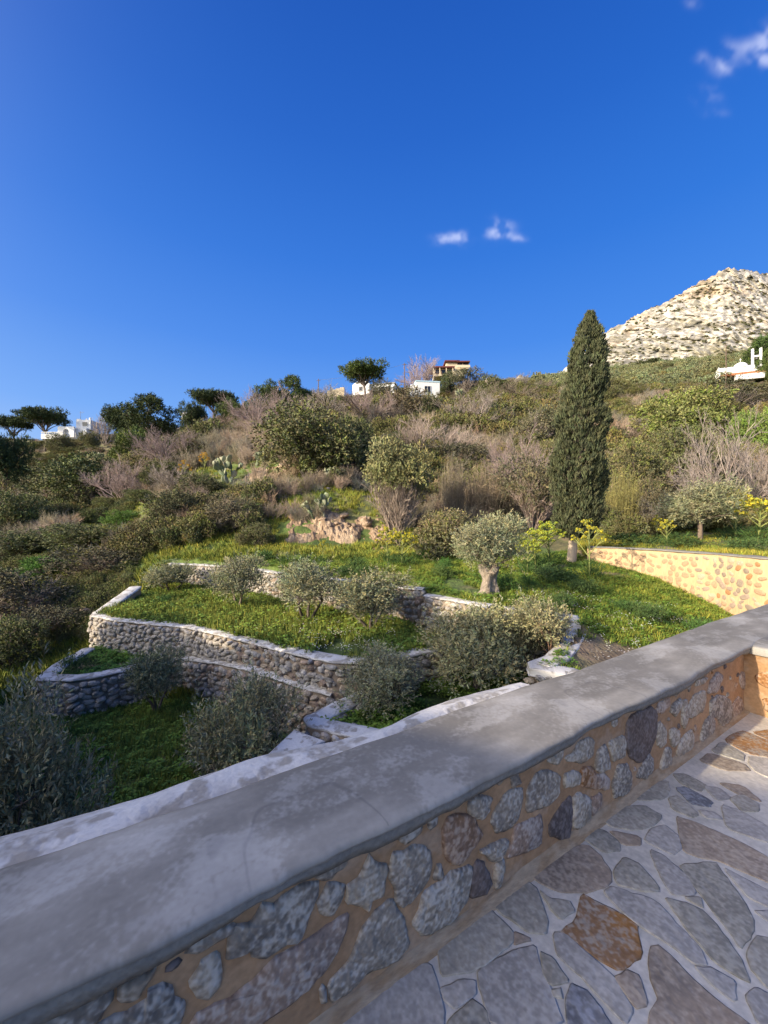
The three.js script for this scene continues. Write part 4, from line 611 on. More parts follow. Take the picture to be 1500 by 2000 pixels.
// slopes behind: [kind, variant, centre x, top y, width, distance, label, category, options]
const bush = (t) => ({ tint: t });
const list = [
  ['vase', 0, 775, 850, 165, 21.5, 'vase shaped tree with many bare stems under a flat olive green crown', 'tree', { name: 'tree' }],
  ['evergreen', 0, 612, 792, 180, 34, 'large dark rounded evergreen left of the vase shaped tree', 'shrub', { tint: [.95, 1, .95] }],
  ['evergreen', 1, 690, 815, 90, 36, 'dark evergreen squeezed between the large rounded one and the vase shaped tree', 'shrub', { tint: [.75, .85, .8] }],
  ['bare', 0, 528, 764, 125, 55, 'grey leafless shrub below the pair of dark pines on the ridge', 'shrub', {}],
  ['bare', 1, 640, 772, 110, 60, 'leafless shrub below the pale yellow wall on the ridge', 'shrub', {}],
  ['bare', 2, 715, 765, 120, 62, 'leafless shrub below the windswept pine', 'shrub', {}],
  ['mixed', 0, 795, 752, 120, 66, 'brown shrub just left below the small white cottage', 'shrub', {}],
  ['evergreen', 2, 838, 768, 52, 62, 'small dark bush right in front of the small white cottage', 'shrub', { tint: [.7, .8, .8] }],
  ['bare', 3, 830, 806, 150, 40, 'pale grey leafless thicket behind the vase shaped tree', 'shrub', { tint: [1.15, 1.1, 1.05] }],
  ['bare', 1, 922, 778, 130, 55, 'pinkish leafless shrub below the red roofed villa', 'shrub', {}],
  ['mixed', 1, 900, 860, 110, 38, 'mixed twiggy shrub above the dry reeds', 'shrub', {}],
  ['bare', 0, 342, 842, 110, 52, 'round leafless shrub below the big dark pine', 'shrub', {}],
  ['bare', 2, 250, 895, 105, 46, 'bare grey shrub left of the round leafless one, above the ravine', 'shrub', {}],
  ['bare', 3, 345, 905, 90, 38, 'small bare shrub beside the orange flower stalk', 'shrub', {}],
  ['evergreen', 3, 160, 884, 160, 52, 'broad dark green bush on the far side of the ravine', 'shrub', { tint: [.8, .92, .75] }],
  ['evergreen', 0, 33, 957, 100, 40, 'dome shaped dark bush at the left edge above the ravine', 'shrub', { tint: [.82, .95, .8] }],
  ['evergreen', 1, 282, 955, 66, 40, 'compact round green bush on the edge of the grassy slope', 'shrub', { tint: [.85, 1, .8] }],
  ['evergreen', 2, 235, 995, 66, 36, 'low bright green bush above the ravine', 'shrub', { tint: [.8, 1.4, .6] }],
  ['mixed', 2, 352, 958, 108, 27, 'tall brownish bush in the middle of the grassy slope', 'shrub', { tint: [.95, .95, .8] }],
  ['mixed', 0, 446, 958, 98, 24.5, 'grey green half bare bush left of the ochre bank', 'shrub', { tint: [1.05, 1.1, 1.1] }],
  ['evergreen', 3, 395, 925, 90, 33, 'dark bush under the cactus clump with orange flower', 'shrub', { tint: [.85, .9, .9] }],
  ['mixed', 1, 195, 1062, 145, 22, 'wide brown twiggy thicket above the tip of the terrace walls', 'shrub', { tint: [1, .92, .82] }],
  ['evergreen', 0, 165, 1020, 130, 30, 'grey green bush above the brown thicket', 'shrub', { tint: [.9, 1, .9] }],
  ['evergreen', 1, 85, 1085, 70, 24, 'small fresh green bush in the dark ravine', 'shrub', { tint: [.65, 1.35, .5] }],
  ['mixed', 2, 25, 1110, 170, 17, 'dark tangled thicket in the shaded ravine at the left edge', 'shrub', { tint: [.95, .92, .92] }],
  ['mixed', 1, 105, 1178, 120, 15.5, 'dark brown thicket hanging over the grassy left slope', 'shrub', { tint: [.92, .88, .82] }],
  ['evergreen', 2, 20, 1205, 110, 13.5, 'dark leafy bush at the left edge above the shaded garden', 'shrub', { tint: [.8, .92, .8] }],
  ['evergreen', 2, 50, 1032, 130, 32, 'dark rounded bush in the ravine at the left edge', 'shrub', { tint: [.8, .92, .82] }],
  ['mixed', 0, 290, 1010, 100, 26, 'twiggy shrub between the grassy slope and the brown thicket', 'shrub', { tint: [.8, .8, .7] }],
  ['evergreen', 3, 500, 1020, 62, 22, 'small grey bush at the left foot of the ochre bank', 'shrub', { tint: [1, 1, 1] }],
  ['evergreen', 0, 866, 992, 112, 18.5, 'grey green rounded bush right of the big yellow fennel', 'shrub', { tint: [1.25, 1.15, 1.2] }],
  ['mixed', 1, 1040, 880, 110, 24, 'tangled pale brown thicket left of the cypress', 'shrub', { tint: [1.2, 1.1, 1.05] }],
  ['bare', 2, 1010, 845, 120, 32, 'leafless pinkish thicket above the tangled one left of the cypress', 'shrub', {}],
  ['mixed', 2, 1050, 790, 90, 48, 'olive brown shrub behind the left side of the cypress', 'shrub', {}],
  ['evergreen', 1, 1335, 758, 150, 52, 'big bright olive green tree right of the cypress', 'tree', { name: 'tree', tint: [1.05, 1.2, .8] }],
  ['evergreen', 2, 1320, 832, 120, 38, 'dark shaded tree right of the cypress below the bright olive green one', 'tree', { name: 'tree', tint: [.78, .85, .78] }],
  ['evergreen', 3, 1245, 862, 110, 31, 'grey olive coloured bush just right of the cypress', 'shrub', { tint: [.95, .95, .9] }],
  ['reeds', 1, 1215, 905, 90, 25, 'yellowish cane clump tucked beside the cypress on its right', 'reeds', { name: 'reeds', tint: [.85, 1, .5] }],
  ['mixed', 0, 1275, 925, 80, 24, 'small dark twiggy bush left of the two stemmed olive', 'shrub', { tint: [.8, .85, .8] }],
  ['bare', 3, 1440, 812, 175, 27, 'wide pinkish leafless tree at the right edge above the yellow fennel', 'tree', { name: 'tree' }],
  ['evergreen', 0, 1485, 795, 90, 45, 'bright green bush at the right edge behind the leafless tree', 'shrub', { tint: [.85, 1.25, .6] }],
  ['olive', 1, 1368, 928, 150, 18.5, 'young olive tree with two slanting pale stems above the ochre wall', 'olive tree', { ...OL, wood: [2.4, 2.3, 2.2] }],
  ['mixed', 1, 1420, 750, 120, 75, 'wide brown scrub patch below the little white chapel', 'shrub', {}],
  ['reeds', 0, 945, 890, 110, 26, 'tall dry cane thicket in the middle of the slope', 'reeds', { name: 'reeds' }],
  ['reeds', 1, 885, 878, 70, 25, 'grey dry canes right beside the vase shaped tree', 'reeds', { name: 'reeds', tint: [.8, .85, .9] }],
  ['pine', 0, 287, 774, 118, 100, 'big dark pine with layered crown on the left ridge', 'pine tree', { name: 'pine_tree' }],
  ['pine', 1, 270, 832, 90, 72, 'bright yellow green young pine below the big dark pine', 'pine tree', { name: 'pine_tree', tint: [1.9, 1.75, 1.2] }],
  ['umbrella', 0, 418, 764, 84, 100, 'dark pine with open spreading crown right of the little kiosk', 'pine tree', { name: 'pine_tree' }],
  ['umbrella', 1, 88, 800, 84, 125, 'broad umbrella pine left of the white house with antenna', 'pine tree', { name: 'pine_tree' }],
  ['umbrella', 0, 27, 813, 58, 128, 'thin umbrella pine at the left edge of the skyline', 'pine tree', { name: 'pine_tree', turn: 2 }],
  ['pine', 2, 8, 840, 80, 75, 'dark pine cut by the left edge below the umbrella pines', 'pine tree', { name: 'pine_tree', tint: [.95, 1, 1] }],
  ['pine', 1, 526, 741, 68, 88, 'left one of the pair of dark green pines on the ridge', 'pine tree', { name: 'pine_tree', tint: [1.2, 1.2, 1] }],
  ['pine', 0, 578, 735, 66, 88, 'right one of the pair of dark green pines on the ridge', 'pine tree', { name: 'pine_tree', tint: [1.2, 1.2, 1], turn: 4 }],
  ['pine', 2, 470, 782, 60, 80, 'small green pine left below the pair of ridge pines', 'pine tree', { name: 'pine_tree', tint: [1.5, 1.5, 1] }],
  ['umbrella', 1, 712, 713, 92, 92, 'windswept leaning pine in front of the long white house', 'pine tree', { name: 'pine_tree', tint: [1.5, 1.5, 1], turn: 1 }],
  ['bare', 0, 820, 706, 78, 108, 'bare grey tree between the power pole and the villa', 'tree', { name: 'tree' }],
  ['bare', 1, 205, 806, 42, 122, 'small bare tree right of the white house with antenna', 'tree', { name: 'tree' }],
  ['pine', 2, 378, 786, 52, 86, 'dark pine standing directly right of the little kiosk', 'pine tree', { name: 'pine_tree' }],
  ['pine', 1, 446, 776, 56, 92, 'dark pine right of the open spreading pine', 'pine tree', { name: 'pine_tree', tint: [1.1, 1.1, 1], turn: 2 }],
  ['pine', 2, 240, 792, 60, 104, 'dark pine left of the big layered pine', 'pine tree', { name: 'pine_tree', turn: 5 }],
  ['evergreen', 2, 112, 846, 44, 118, 'grey green bush in front of the white house terrace', 'shrub', {}],
  ['evergreen', 0, 176, 842, 34, 116, 'green bush at the right foot of the white house with antenna', 'shrub', {}],
  ['mixed', 1, 748, 744, 50, 88, 'brown bush in front of the long white house', 'shrub', {}],
  ['evergreen', 1, 875, 727, 32, 105, 'dark bush on the ridge under the villa terrace', 'shrub', { tint: [.6, .75, .7] }],
  ['mixed', 2, 915, 722, 60, 100, 'brown shrub right under the villa', 'shrub', {}],
  ['evergreen', 3, 965, 735, 70, 95, 'green shrub in front of the ridge boulder', 'shrub', { tint: [.8, .9, .8] }],
  ['evergreen', 0, 1270, 702, 52, 230, 'dark round tree at the foot of the rocky mountain', 'tree', { name: 'tree', tint: [.6, .75, .7] }],
  ['pine', 0, 1506, 678, 40, 108, 'green pine at the right edge in front of the chapel', 'pine tree', { name: 'pine_tree', tint: [1.3, 1.4, .9] }],
  ['pine', 1, 1516, 640, 95, 135, 'dense pine at the right edge behind the chapel bell arch', 'pine tree', { name: 'pine_tree', tint: [1.1, 1.3, .9] }],
];
for (const [k, v, px, top, w, D, label, cat, o] of list) plant(k, v, [px, top, w], D, label, cat, o);
for (const [x, z, h, w, label] of [[-9.5, -5.5, 5.4, 5, 'dense evergreen tree left of the lower garden, unseen, added to deepen its shade'], [-8.2, -1.8, 5.6, 4.6, 'dense evergreen tree below the left end of the parapet, unseen, added for shade'], [-13.2, -8.8, 5.2, 5, 'dense evergreen tree beyond the left edge of the lower garden, unseen, added for shade']]) {  // unseen trees, added to darken the lower garden with their shade
  const t = thing('tree', label, 'tree', [x, height(x, z) - .05, z], x * 3); for (const [n, g] of kinds.evergreen[1]) part(n, g, tinted([.85, .95, .85]), t).scale.set(w, h, w);
}
seed(71);
for (let i = 0; i < 84; i++) {                               // further shrubs of the upper slope, alike and hard to tell apart
  const D = rr(38, 105), px = rr(60, 1560), x = (px - 750) / F * D, q0 = rnd(), k = q0 < .5 ? 'evergreen' : q0 < .68 ? 'mixed' : 'bare'; if ((D < 60 && px > 380 && px < 760) || (D > 72 && px > 640 && px < 930) || (px < 420 && D > 85) || (px > 1370 && D > 80)) continue;
  const y = height(x, -D), h = rr(2.0, 4.6) * (D > 70 ? 1.15 : .85), top = HOR - (y + h - EYE) * F / D, f = rr(.7, 1.15);
  plant(k, i, [px, top, h * rr(1.1, 1.7) * F / D], D, { evergreen: 'rounded olive green shrub among the scrub of the upper hillside', mixed: 'twiggy brownish shrub among the scrub of the upper hillside', bare: 'leafless grey shrub among the scrub of the upper hillside' }[k], 'shrub', { tint: [f, f * rr(.95, 1.1), f * rr(.8, 1)], group: { evergreen: 'green shrubs of the upper hillside', mixed: 'brown shrubs of the upper hillside', bare: 'leafless shrubs of the upper hillside' }[k], turn: rr(0, 6) });
}
for (const [px, top, D, label] of [[1217, 716, 190, 'left one of two slim dark cypresses at the foot of the mountain'], [1197, 722, 190, 'slim dark cypress half hidden behind the tall one'], [1386, 700, 170, 'lone slim cypress left of the chapel']]) plant('cypress', 0, [px, top, 9], D, label, 'cypress', { name: 'cypress_tree', tint: [.8, .9, .9] });
// giant fennel in flower
for (const [px, top, D, v, sc, label] of [[785, 1016, 16.5, 2, 1.5, 'wide yellow flowering fennel in front of the ochre bank'], [757, 1018, 17, 1, 1.2, 'yellow fennel touching the wide one on its left'], [548, 1058, 17.5, 0, 1, 'left one of two small yellow fennels above the upper terrace wall'], [630, 1048, 17.5, 1, 1, 'right one of two small yellow fennels above the upper terrace wall'],
  [1046, 1010, 15.5, 2, 1.5, 'large greenish yellow fennel left of the cypress foot'], [1072, 1004, 16, 1, 1.3, 'yellow fennel nearest to the cypress trunk on its left'], [1030, 1034, 15, 2, 1.2, 'low yellow fennel right behind the old olive crown'], [1152, 1008, 14.2, 0, 1, 'single tall fennel stalk in flower right of the cypress trunk'],
  [1303, 1006, 17, 1, 1, 'yellow fennel left of the two stemmed olive'], [1283, 1002, 18.5, 0, .8, 'smaller pale fennel behind the one left of the two stemmed olive'], [1482, 945, 17, 2, 1.5, 'golden fennel at the right edge above the ochre wall'], [1437, 940, 20, 1, 1.3, 'golden fennel behind the two stemmed olive'], [361, 895, 38, 0, .9, 'orange flower stalk on the slope left of the cactus clump'], [400, 876, 42, 1, .8, 'distant orange flower stalk above the cactus clump']]) {
  const x = (px - 750) / F * D, y = height(x, -D), h = EYE + (HOR - top) / F * D - y, t = thing('fennel_plant', label, 'fennel', [x, y - .02, -D], px);
  for (const [n, g] of kinds.fennel[v]) { const m = part(n, g, tinted(n !== 'flowers' ? [1, 1, 1] : D > 30 ? [1.1, .75, 1] : px > 1020 && px < 1080 ? [.55, .74, 1] : [.72, .78, 1]), t); m.scale.set(h * .62 * sc, h / .95, h * .62 * sc); }
}
for (const [px, py, D, wpx, v, label] of [[372, 1500, 6.0, 90, 1, 'bluish grey herb bush in the shade under the bushy olive'], [860, 1085, 14.5, 56, 0, 'dark feathery herb mound behind the upper terrace wall, right of the middle'], [700, 1095, 15.2, 66, 0, 'dark feathery herb mound behind the upper terrace wall, left of the middle'], [1075, 1080, 13.5, 120, 2, 'wide dark green herb mound in the cypress shadow'], [1140, 1105, 12.2, 70, 2, 'leafy green herb bush below the single tall fennel'], [1230, 1035, 18, 120, 0, 'broad dark fern like mound right of the cypress behind the ochre wall'], [1330, 1040, 17.5, 90, 0, 'fern like mound below the two stemmed olive'], [1262, 1150, 11, 80, 2, 'soft green weed clump on the sunny lawn'], [150, 1290, 10.8, 80, 0, 'dark herb clump on the narrow terrace above the low wall'], [1450, 1030, 15, 100, 2, 'green weed mound at the right edge above the ochre wall']]) {
  const x = (px - 750) / F * D, y = height(x, -D), w = wpx / F * D, t = thing('herb_bush', label, 'plant', [x, y - .03, -D], px); const m = part('foliage', kinds.herb[v][0][1], tinted([1, 1, 1]), t); m.scale.set(w, Math.min(w * .55, .75), w);
}
seed(83);
for (let i = 0; i < 26; i++) {                               // more leafy clumps on the grass, alike
  const q = i < 10 ? [rr(-9, 1), rr(-16, -10.5)] : i < 20 ? [rr(3.5, 10), rr(-16, -9.5)] : [rr(-6, 3), rr(-19, -14)], zo = zone(...q); if (zo !== 'upper' && zo !== 'lawn') continue;
  const t = thing('herb_bush', 'leafy green weed clump standing in the terrace grass', 'plant', [q[0], height(...q) - .04, q[1]], rr(0, 6), 'weed clumps in the terrace grass'), w = rr(.6, 1.3), m = part('foliage', kinds.herb[i % 2 * 2][0][1], tinted([.85, rr(.9, 1.15), .9]), t); m.scale.set(w, w * rr(.4, .6), w);
}
// prickly pears, each pad a piece of its own
const padGeo = (() => { const g = new THREE.SphereGeometry(.5, 10, 7); g.scale(.72, 1, .16); g.translate(0, .47, 0); return g; })();
const padMats = [[.20, .23, .12], [.30, .31, .19], [.14, .18, .09], [.36, .35, .24]].map((c) => std({ color: new THREE.Color().setRGB(...c), roughness: .6 }));
seed(55);
for (const [px, py, D, h, label] of [[622, 995, 24.5, 1.6, 'prickly pear cactus in the grass above the ochre bank'], [432, 925, 36, 2.6, 'large dark prickly pear clump beside the orange flower stalk'], [510, 892, 40, 1.7, 'pale prickly pear above the upper rock outcrop'], [466, 874, 46, 2.2, 'pale yellow prickly pear below the bare ridge shrub'], [640, 920, 32, 1.8, 'prickly pear at the foot of the large dark evergreen'], [900, 762, 96, 3, 'prickly pear on the ridge under the villa'], [944, 762, 96, 3, 'prickly pear near the ridge boulder'], [190, 868, 95, 3, 'prickly pear clump below the white house with antenna']]) {
  const x = (px - 750) / F * D, y = height(x, -D), t = thing('prickly_pear', label, 'cactus', [x, y - .05, -D], rr(0, 6));
  const add = (p, d, s, lev) => { const m = new THREE.Mesh(padGeo, padMats[Math.floor(rnd() * 4)]); m.name = 'pad'; m.castShadow = true; m.position.copy(p); m.quaternion.setFromUnitVectors(V(0, 1, 0), d); m.rotateY(rr(0, 6)); m.scale.setScalar(s); t.add(m); if (lev < 3) for (let i = 0; i < 2 + (rnd() < .4 ? 1 : 0); i++) { const e = d.clone().addScaledVector(unit(), .75).add(V(0, .25, 0)).normalize(); add(p.clone().addScaledVector(d, s * .9), e, s * rr(.75, .95), lev + 1); } };
  for (let i = 0; i < 3; i++) add(V(rr(-.35, .35) * h, 0, rr(-.3, .3) * h), V(rr(-.5, .5), 1, rr(-.5, .5)).normalize(), h * rr(.27, .36), 0);
}
// rock outcrops: many separate blocks
seed(66);
const rockGeo = [0, 1, 2, 3, 4].map((s) => { const g = new THREE.IcosahedronGeometry(.5, 3), P = g.attributes.position, col = []; for (let i = 0; i < P.count; i++) { const v = V().fromBufferAttribute(P, i), n = fbm(v.x * 3 + 20 + s * 7, v.y * 3 + v.z * 2.3 + 20, 1, 4, 90 + s, false), r = .6 + .75 * n + .25 * Math.abs(fbm(v.x * 6 + 40, v.z * 6 + v.y * 5 + 40, 1, 3, 95 + s, false) - .5); v.multiplyScalar(r); P.setXYZ(i, v.x, v.y, v.z); const k = .75 + .5 * hash(i >> 2, s, 4); col.push(k, k * .97, k * .94); } g.setAttribute('color', new THREE.Float32BufferAttribute(col, 3)); g.computeVertexNormals(); return g; });
const rockMats = [[.38, .255, .16], [.42, .31, .215], [.31, .23, .17]].map((c) => vcol(c, { side: THREE.FrontSide, roughness: .95, bumpMap: bumpRough, bumpScale: .1 }));
const greyRock = vcol([.42, .36, .31], { side: THREE.FrontSide, roughness: .95 });
for (const [px, py, D, w, h, n, label, mats] of [[655, 1040, 23.3, 6.0, 3.2, 34, 'long crumbling ochre rock bank across the middle of the slope', rockMats], [760, 1030, 20.8, 1.6, 1.2, 16, 'broken brown rocks at the foot of the vase shaped tree', rockMats], [515, 936, 35, 4.8, 6.5, 31, 'pale ochre rock outcrop below the pale prickly pear', rockMats], [120, 1245, 15.5, 2.4, .8, 14, 'brown earth bank with stones left of the terrace walls', rockMats], [962, 722, 98, 5, 4.4, 3, 'large rounded grey boulder on the ridge', [greyRock]], [1018, 738, 150, 7, 4, 6, 'pinkish rocks on the skyline left of the cypress', [greyRock]], [398, 842, 88, 6, 2, 5, 'red earth bank below the little kiosk', [vcol([.50, .22, .12], { side: THREE.FrontSide })]], [660, 945, 30, 3, .6, 12, 'grey loose stones under the large dark evergreen', [greyRock]], [960, 795, 70, 9, 1.2, 10, 'pale field stones on the slope below the villa', [vcol([.55, .48, .36], { side: THREE.FrontSide })]], [110, 895, 75, 9, 1.2, 10, 'old stone terrace edge below the white house with antenna', [greyRock]]]) {
  const x = (px - 750) / F * D, z = -D, y = height(x, z), cnt = n > 30 ? 12 : n, t = thing(n > 4 ? 'rock_outcrop' : 'boulder', label, n > 4 ? 'rocks' : 'boulder', [x, y, z]);
  if (n > 30) { const bk = grid(120, 44, (i, j) => { const a = (i / 120 - .5) * w * 1.12, v = j / 44, zz = 1 - v * h, k1 = fbm(a * 1.1 + 30, v * h * .9 + 30, 1, 5, 96, false), k2 = Math.abs(fbm(a * 2.6 + 9, v * h * 2.2 + 9, 1, 4, 94, false) - .5), k3 = fbm(a * 9, v * h * 7, 1, 3, 93, false), edge = sstep(0, .16, v) * sstep(1, .84, v) * sstep(.5, .42, Math.abs(i / 120 - .5) + (fbm(a, v * 4, 1, 3, 92, false) - .5) * .2); const c = mix3(mix3([.30, .20, .12], [.43, .315, .21], sstep(.35, .65, k1)), [.25, .165, .10], sstep(.10, .02, k2)); return { p: V(a, height(x + a, z + zz) - y - .35 + edge * (.50 + (k1 - .5) * .8 - .5 * k2 + (k3 - .5) * .22), zz + (k1 - .5) * .3), uv: [a, v * 2], c: mul(c, .75 + .5 * k3) }; }); part('bank', bk, M.rock, t); }
  for (let i = 0; i < cnt; i++) { const a = rr(-.5, .5) * w, b = rr(0, 1), m = new THREE.Mesh(rockGeo[Math.floor(rnd() * 5)], mats[Math.floor(rnd() * mats.length)]); m.name = 'rock'; m.castShadow = m.receiveShadow = true; const s = n < 5 ? w * .9 : Math.min(h * .8, w * .3) * rr(.4, 1.15) * (n > 30 ? .22 : n > 11 ? .6 : 1); m.position.set(a, height(x + a, z - b * (n > 30 ? h * .6 : 1.2)) - y + (n > 30 ? .3 : b * h * (1 - (2 * a / w) ** 2) * .75) - s * .1, -b * (n > 30 ? h * .6 : 1.2) * (n < 5 ? .2 : 1)); m.scale.set(s * rr(.9, 1.5), s * rr(.6, .9), s); m.rotation.set(rr(-.4, .4), rr(0, 6), rr(-.4, .4)); t.add(m); }
}
// ---------------------------------------------------------------- ground cover nobody could count
function scatter(name, geo, mat, label, n, put, hue = .25) {
  const im = new THREE.InstancedMesh(geo, mat, n), m = new THREE.Matrix4(), e = new THREE.Euler(), qn = new THREE.Quaternion(), c = new THREE.Color(); let k = 0;
  for (let i = 0; i < n * 6 && k < n; i++) { const r = put(); if (!r) continue; const [x, y, z, sx, sy, tint = [1, 1, 1]] = r; e.set(rr(-.15, .15), rr(0, 6.283), rr(-.15, .15)); qn.setFromEuler(e); m.compose(V(x, y, z), qn, V(sx, sy, sx)); im.setMatrixAt(k, m); const f = 1 + hue * (rnd() * 2 - 1); im.setColorAt(k, c.setRGB(tint[0] * f * rr(.88, 1.15), tint[1] * f, tint[2] * f * rr(.85, 1.1))); k++; }
  im.count = k; im.name = numbered(name); im.castShadow = im.receiveShadow = true; scene.add(im); return tag(im, label, null, null, 'stuff');
}
seed(91);
const tuft = (() => { const g = new G(); for (let i = 0; i < 18; i++) { const a = rr(0, 6.283), r = rr(0, .5), d = V(Math.cos(a) * rr(.2, .8), 1, Math.sin(a) * rr(.2, .8)).normalize(), L = rr(.6, 1.1); g.leaf(V(Math.cos(a) * r, 0, Math.sin(a) * r).addScaledVector(d, L * .45), d, perp(d), L, .085, vary([.165, .205, .040], .45, .2)); } return g.build(); })();
const weed = (() => { const g = new G(); for (let i = 0; i < 30; i++) { const a = rr(0, 6.283), r = Math.sqrt(rnd()) * .6, l = V(Math.cos(a + rr(-1, 1)), rr(-.1, .5), Math.sin(a + rr(-1, 1))).normalize(), w = V(0, 1, 0).addScaledVector(unit(), .5).cross(l).normalize(); g.leaf(V(Math.cos(a) * r, rr(.25, .8) * (1.1 - r), Math.sin(a) * r), l, w, rr(.2, .34), rr(.14, .22), vary([.125, .205, .032], .3, .12)); } return g.build(); })();
const daisy = (() => { const g = new G(); for (let i = 0; i < 7; i++) { const p = V(rr(-.5, .5), rr(.7, 1.1), rr(-.5, .5)); for (let k = 0; k < 2; k++) { const l = V(Math.cos(k * 1.57), .1, Math.sin(k * 1.57)), w = V(0, 1, 0).addScaledVector(unit(), .4).cross(l).normalize(); g.leaf(p, l, w, .12, .12, [.75, .74, .66]); } } return g.build(); })();
const inArea = (poly) => { const xs = poly.map((p) => p.x), zs = poly.map((p) => p.z), b = [Math.min(...xs), Math.max(...xs), Math.min(...zs), Math.max(...zs)]; return () => { const x = rr(b[0], b[1]), z = rr(b[2], b[3]); return inPoly(poly, x, z) ? [x, z] : null; }; };
const banks = [[655, 23.3, 6.0, 3.2], [515, 35, 4.8, 6.5]].map(([px, D, w, h]) => [(px - 750) / F * D, -D, w, h]);
const cover = (src, zo, h0, h1, w0, w1, far = 99) => () => { const q = src(); if (!q) return null; const [x, z] = q; if (banks.some((b) => Math.abs(x - b[0]) < b[2] * .46 && z < b[1] + 1.4 && z > b[1] - b[3] + 1.2 && rnd() < .95)) return null; if (Math.hypot((x - 5.3) / 1.5, (z + 8.3) / 1.5) < rr(.7, 1.1)) return null; if (-z > far || (zo && !zo.includes(zone(x, z)))) return null; if (fbm(x * .8 + 70, z * .8 + 70, 1, 3, 99, false) < rr(.28, .52)) return null; const patch = fbm(x * .5 + 30, z * .5 + 30, 1, 3, 97, false); return [x, height(x, z) - .02, z, rr(w0, w1), rr(h0, h1) * (.5 + patch), mix3([.75, .85, .7], [1.25, 1.15, .9], sstep(.35, .65, patch))]; };
const L0src = () => { const x = rr(-15, 3), z = rr(-14, -2.2); return zone(x, z) === 'wild' ? [x, z] : null; };
scatter('grass', tuft, tinted([1, 1, 1]), 'lush grass on the middle olive terrace', 7000, cover(inArea(polyL1), ['upper'], .12, .42, .12, .24));
scatter('weeds', weed, tinted([1, 1, 1]), 'broad leaved weeds on the middle olive terrace', 3000, cover(inArea(polyL1), ['upper'], .2, .45, .2, .4));
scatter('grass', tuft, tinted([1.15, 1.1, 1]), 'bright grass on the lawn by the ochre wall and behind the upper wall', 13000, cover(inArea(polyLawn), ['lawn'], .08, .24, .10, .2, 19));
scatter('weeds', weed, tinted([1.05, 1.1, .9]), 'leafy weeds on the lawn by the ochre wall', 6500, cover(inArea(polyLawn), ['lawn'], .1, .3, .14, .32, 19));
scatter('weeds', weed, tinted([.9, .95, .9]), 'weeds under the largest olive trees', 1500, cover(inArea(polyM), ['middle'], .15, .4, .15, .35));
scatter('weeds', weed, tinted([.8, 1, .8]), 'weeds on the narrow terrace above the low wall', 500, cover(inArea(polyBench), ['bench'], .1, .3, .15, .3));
scatter('grass', tuft, tinted([.85, .92, .9]), 'grass in the shaded lower garden', 9000, cover(L0src, ['wild'], .08, .24, .1, .2));  // tint a little darker, standing in for the deep shade of this garden
scatter('weeds', weed, tinted([.8, .9, .9]), 'clover in the shaded lower garden', 5500, cover(L0src, ['wild'], .08, .2, .15, .3));  // same slight darkening, deep shade put into the leaf colour
scatter('daisies', daisy, tinted([1, 1, 1]), 'white daisies scattered over the grass', 170, () => { const p = rnd() < .5 ? [rr(-3.6, .2), rr(-12.2, -9.4)] : [rr(4.6, 9), rr(-12, -8.2)]; const zo = zone(...p); return zo === 'upper' || zo === 'lawn' ? [p[0], height(...p), p[1], rr(.2, .35), rr(.15, .28)] : null; }, .05);
const slope = (d0, d1, p0, p1) => () => { const D = d0 * Math.pow(d1 / d0, rnd()), px = rr(p0, p1); const x = (px - 750) / F * D; return zone(x, -D) === 'wild' || D > 18 ? [x, -D] : null; };
scatter('grass', tuft, tinted([1.15, 1.05, .9]), 'yellow green grass on the open slope', 14000, cover(slope(11, 52, -60, 960), null, .15, .45, .2, .45));
scatter('grass', tuft, tinted([1.2, 1.0, .8]), 'grass behind the ochre wall', 2500, cover(slope(12, 24, 1130, 1560), null, .1, .3, .15, .3));
// scrub of the far slopes
const clump = (o, s) => { seed(s); const g = new G(); const L = lobesIn(5, .5, .36, .36, .5); tuftedCrown(g, L, o); return norm(g.build())[0]; };
const scrubA = clump({ shoots: 420, n: 6, len: .11, L: .052, W: .03, color: C.maquis, mix: C.greenOlive, mixAmt: .3, up: .4, mess: .8, inner: .4 }, 201);
const scrubB = (() => { seed(205); const g = new G(); bareShrub(g, { stems: 8, spread: 1.1, len: .5, r: .016, levels: 3, fork: 2, up: .25, color: C.twig }); return norm(g.build())[0]; })();
const scrubC = clump({ shoots: 110, n: 5, len: .10, L: .09, W: .06, color: C.olive, up: .4, mess: .6, inner: .5 }, 203);
const open = (x, D) => { const px = 750 + F * x / D; return D < 48 && px > 400 && px < 760 ? sstep(.35, .75, fbm(x * .2, D * .2, 1, 3, 98, false)) * .5 : 1; };
const scrub = (src, s0, s1, den) => () => { const q = src(); if (!q) return null; const [x, z] = q, D = -z; if (fbm(x * .09 + 11, z * .09 + 11, 1, 3, den, false) < .46 || rnd() > open(x, D)) return null; const px = 750 + F * x / D, ridge = D > 72 ? (px > 630 && px < 930 ? .42 : px < 420 ? .5 : px > 1380 && px < 1500 && D < 125 ? .4 : .75) : 1, s = rr(s0, s1) * clamp(D / 45, .5, 1.4) * lerp(1, ridge, .5); return [x, height(x, z) - .1, z, s * rr(.9, 1.4), s * rr(.65, 1.1) * ridge, mix3([.7, .78, .72], [1.2, 1.12, .9], rnd())]; };
scatter('hillside_scrub', scrubA, tinted([1, 1, 1]), 'low green scrub covering the hillside', 6500, scrub(slope(23, 230, -150, 1650), 1.7, 3.9, 101), .35);
scatter('hillside_scrub', scrubB, tinted([1, 1, 1]), 'leafless brown scrub covering the hillside', 6500, scrub(slope(24, 200, -150, 1650), 1.6, 3.6, 104), .3);
scatter('hillside_scrub', scrubA, tinted([.85, .95, .9]), 'leafy thicket in the ravine on the left', 1700, scrub(slope(13, 70, -150, 260), .9, 1.9, 107), .3);
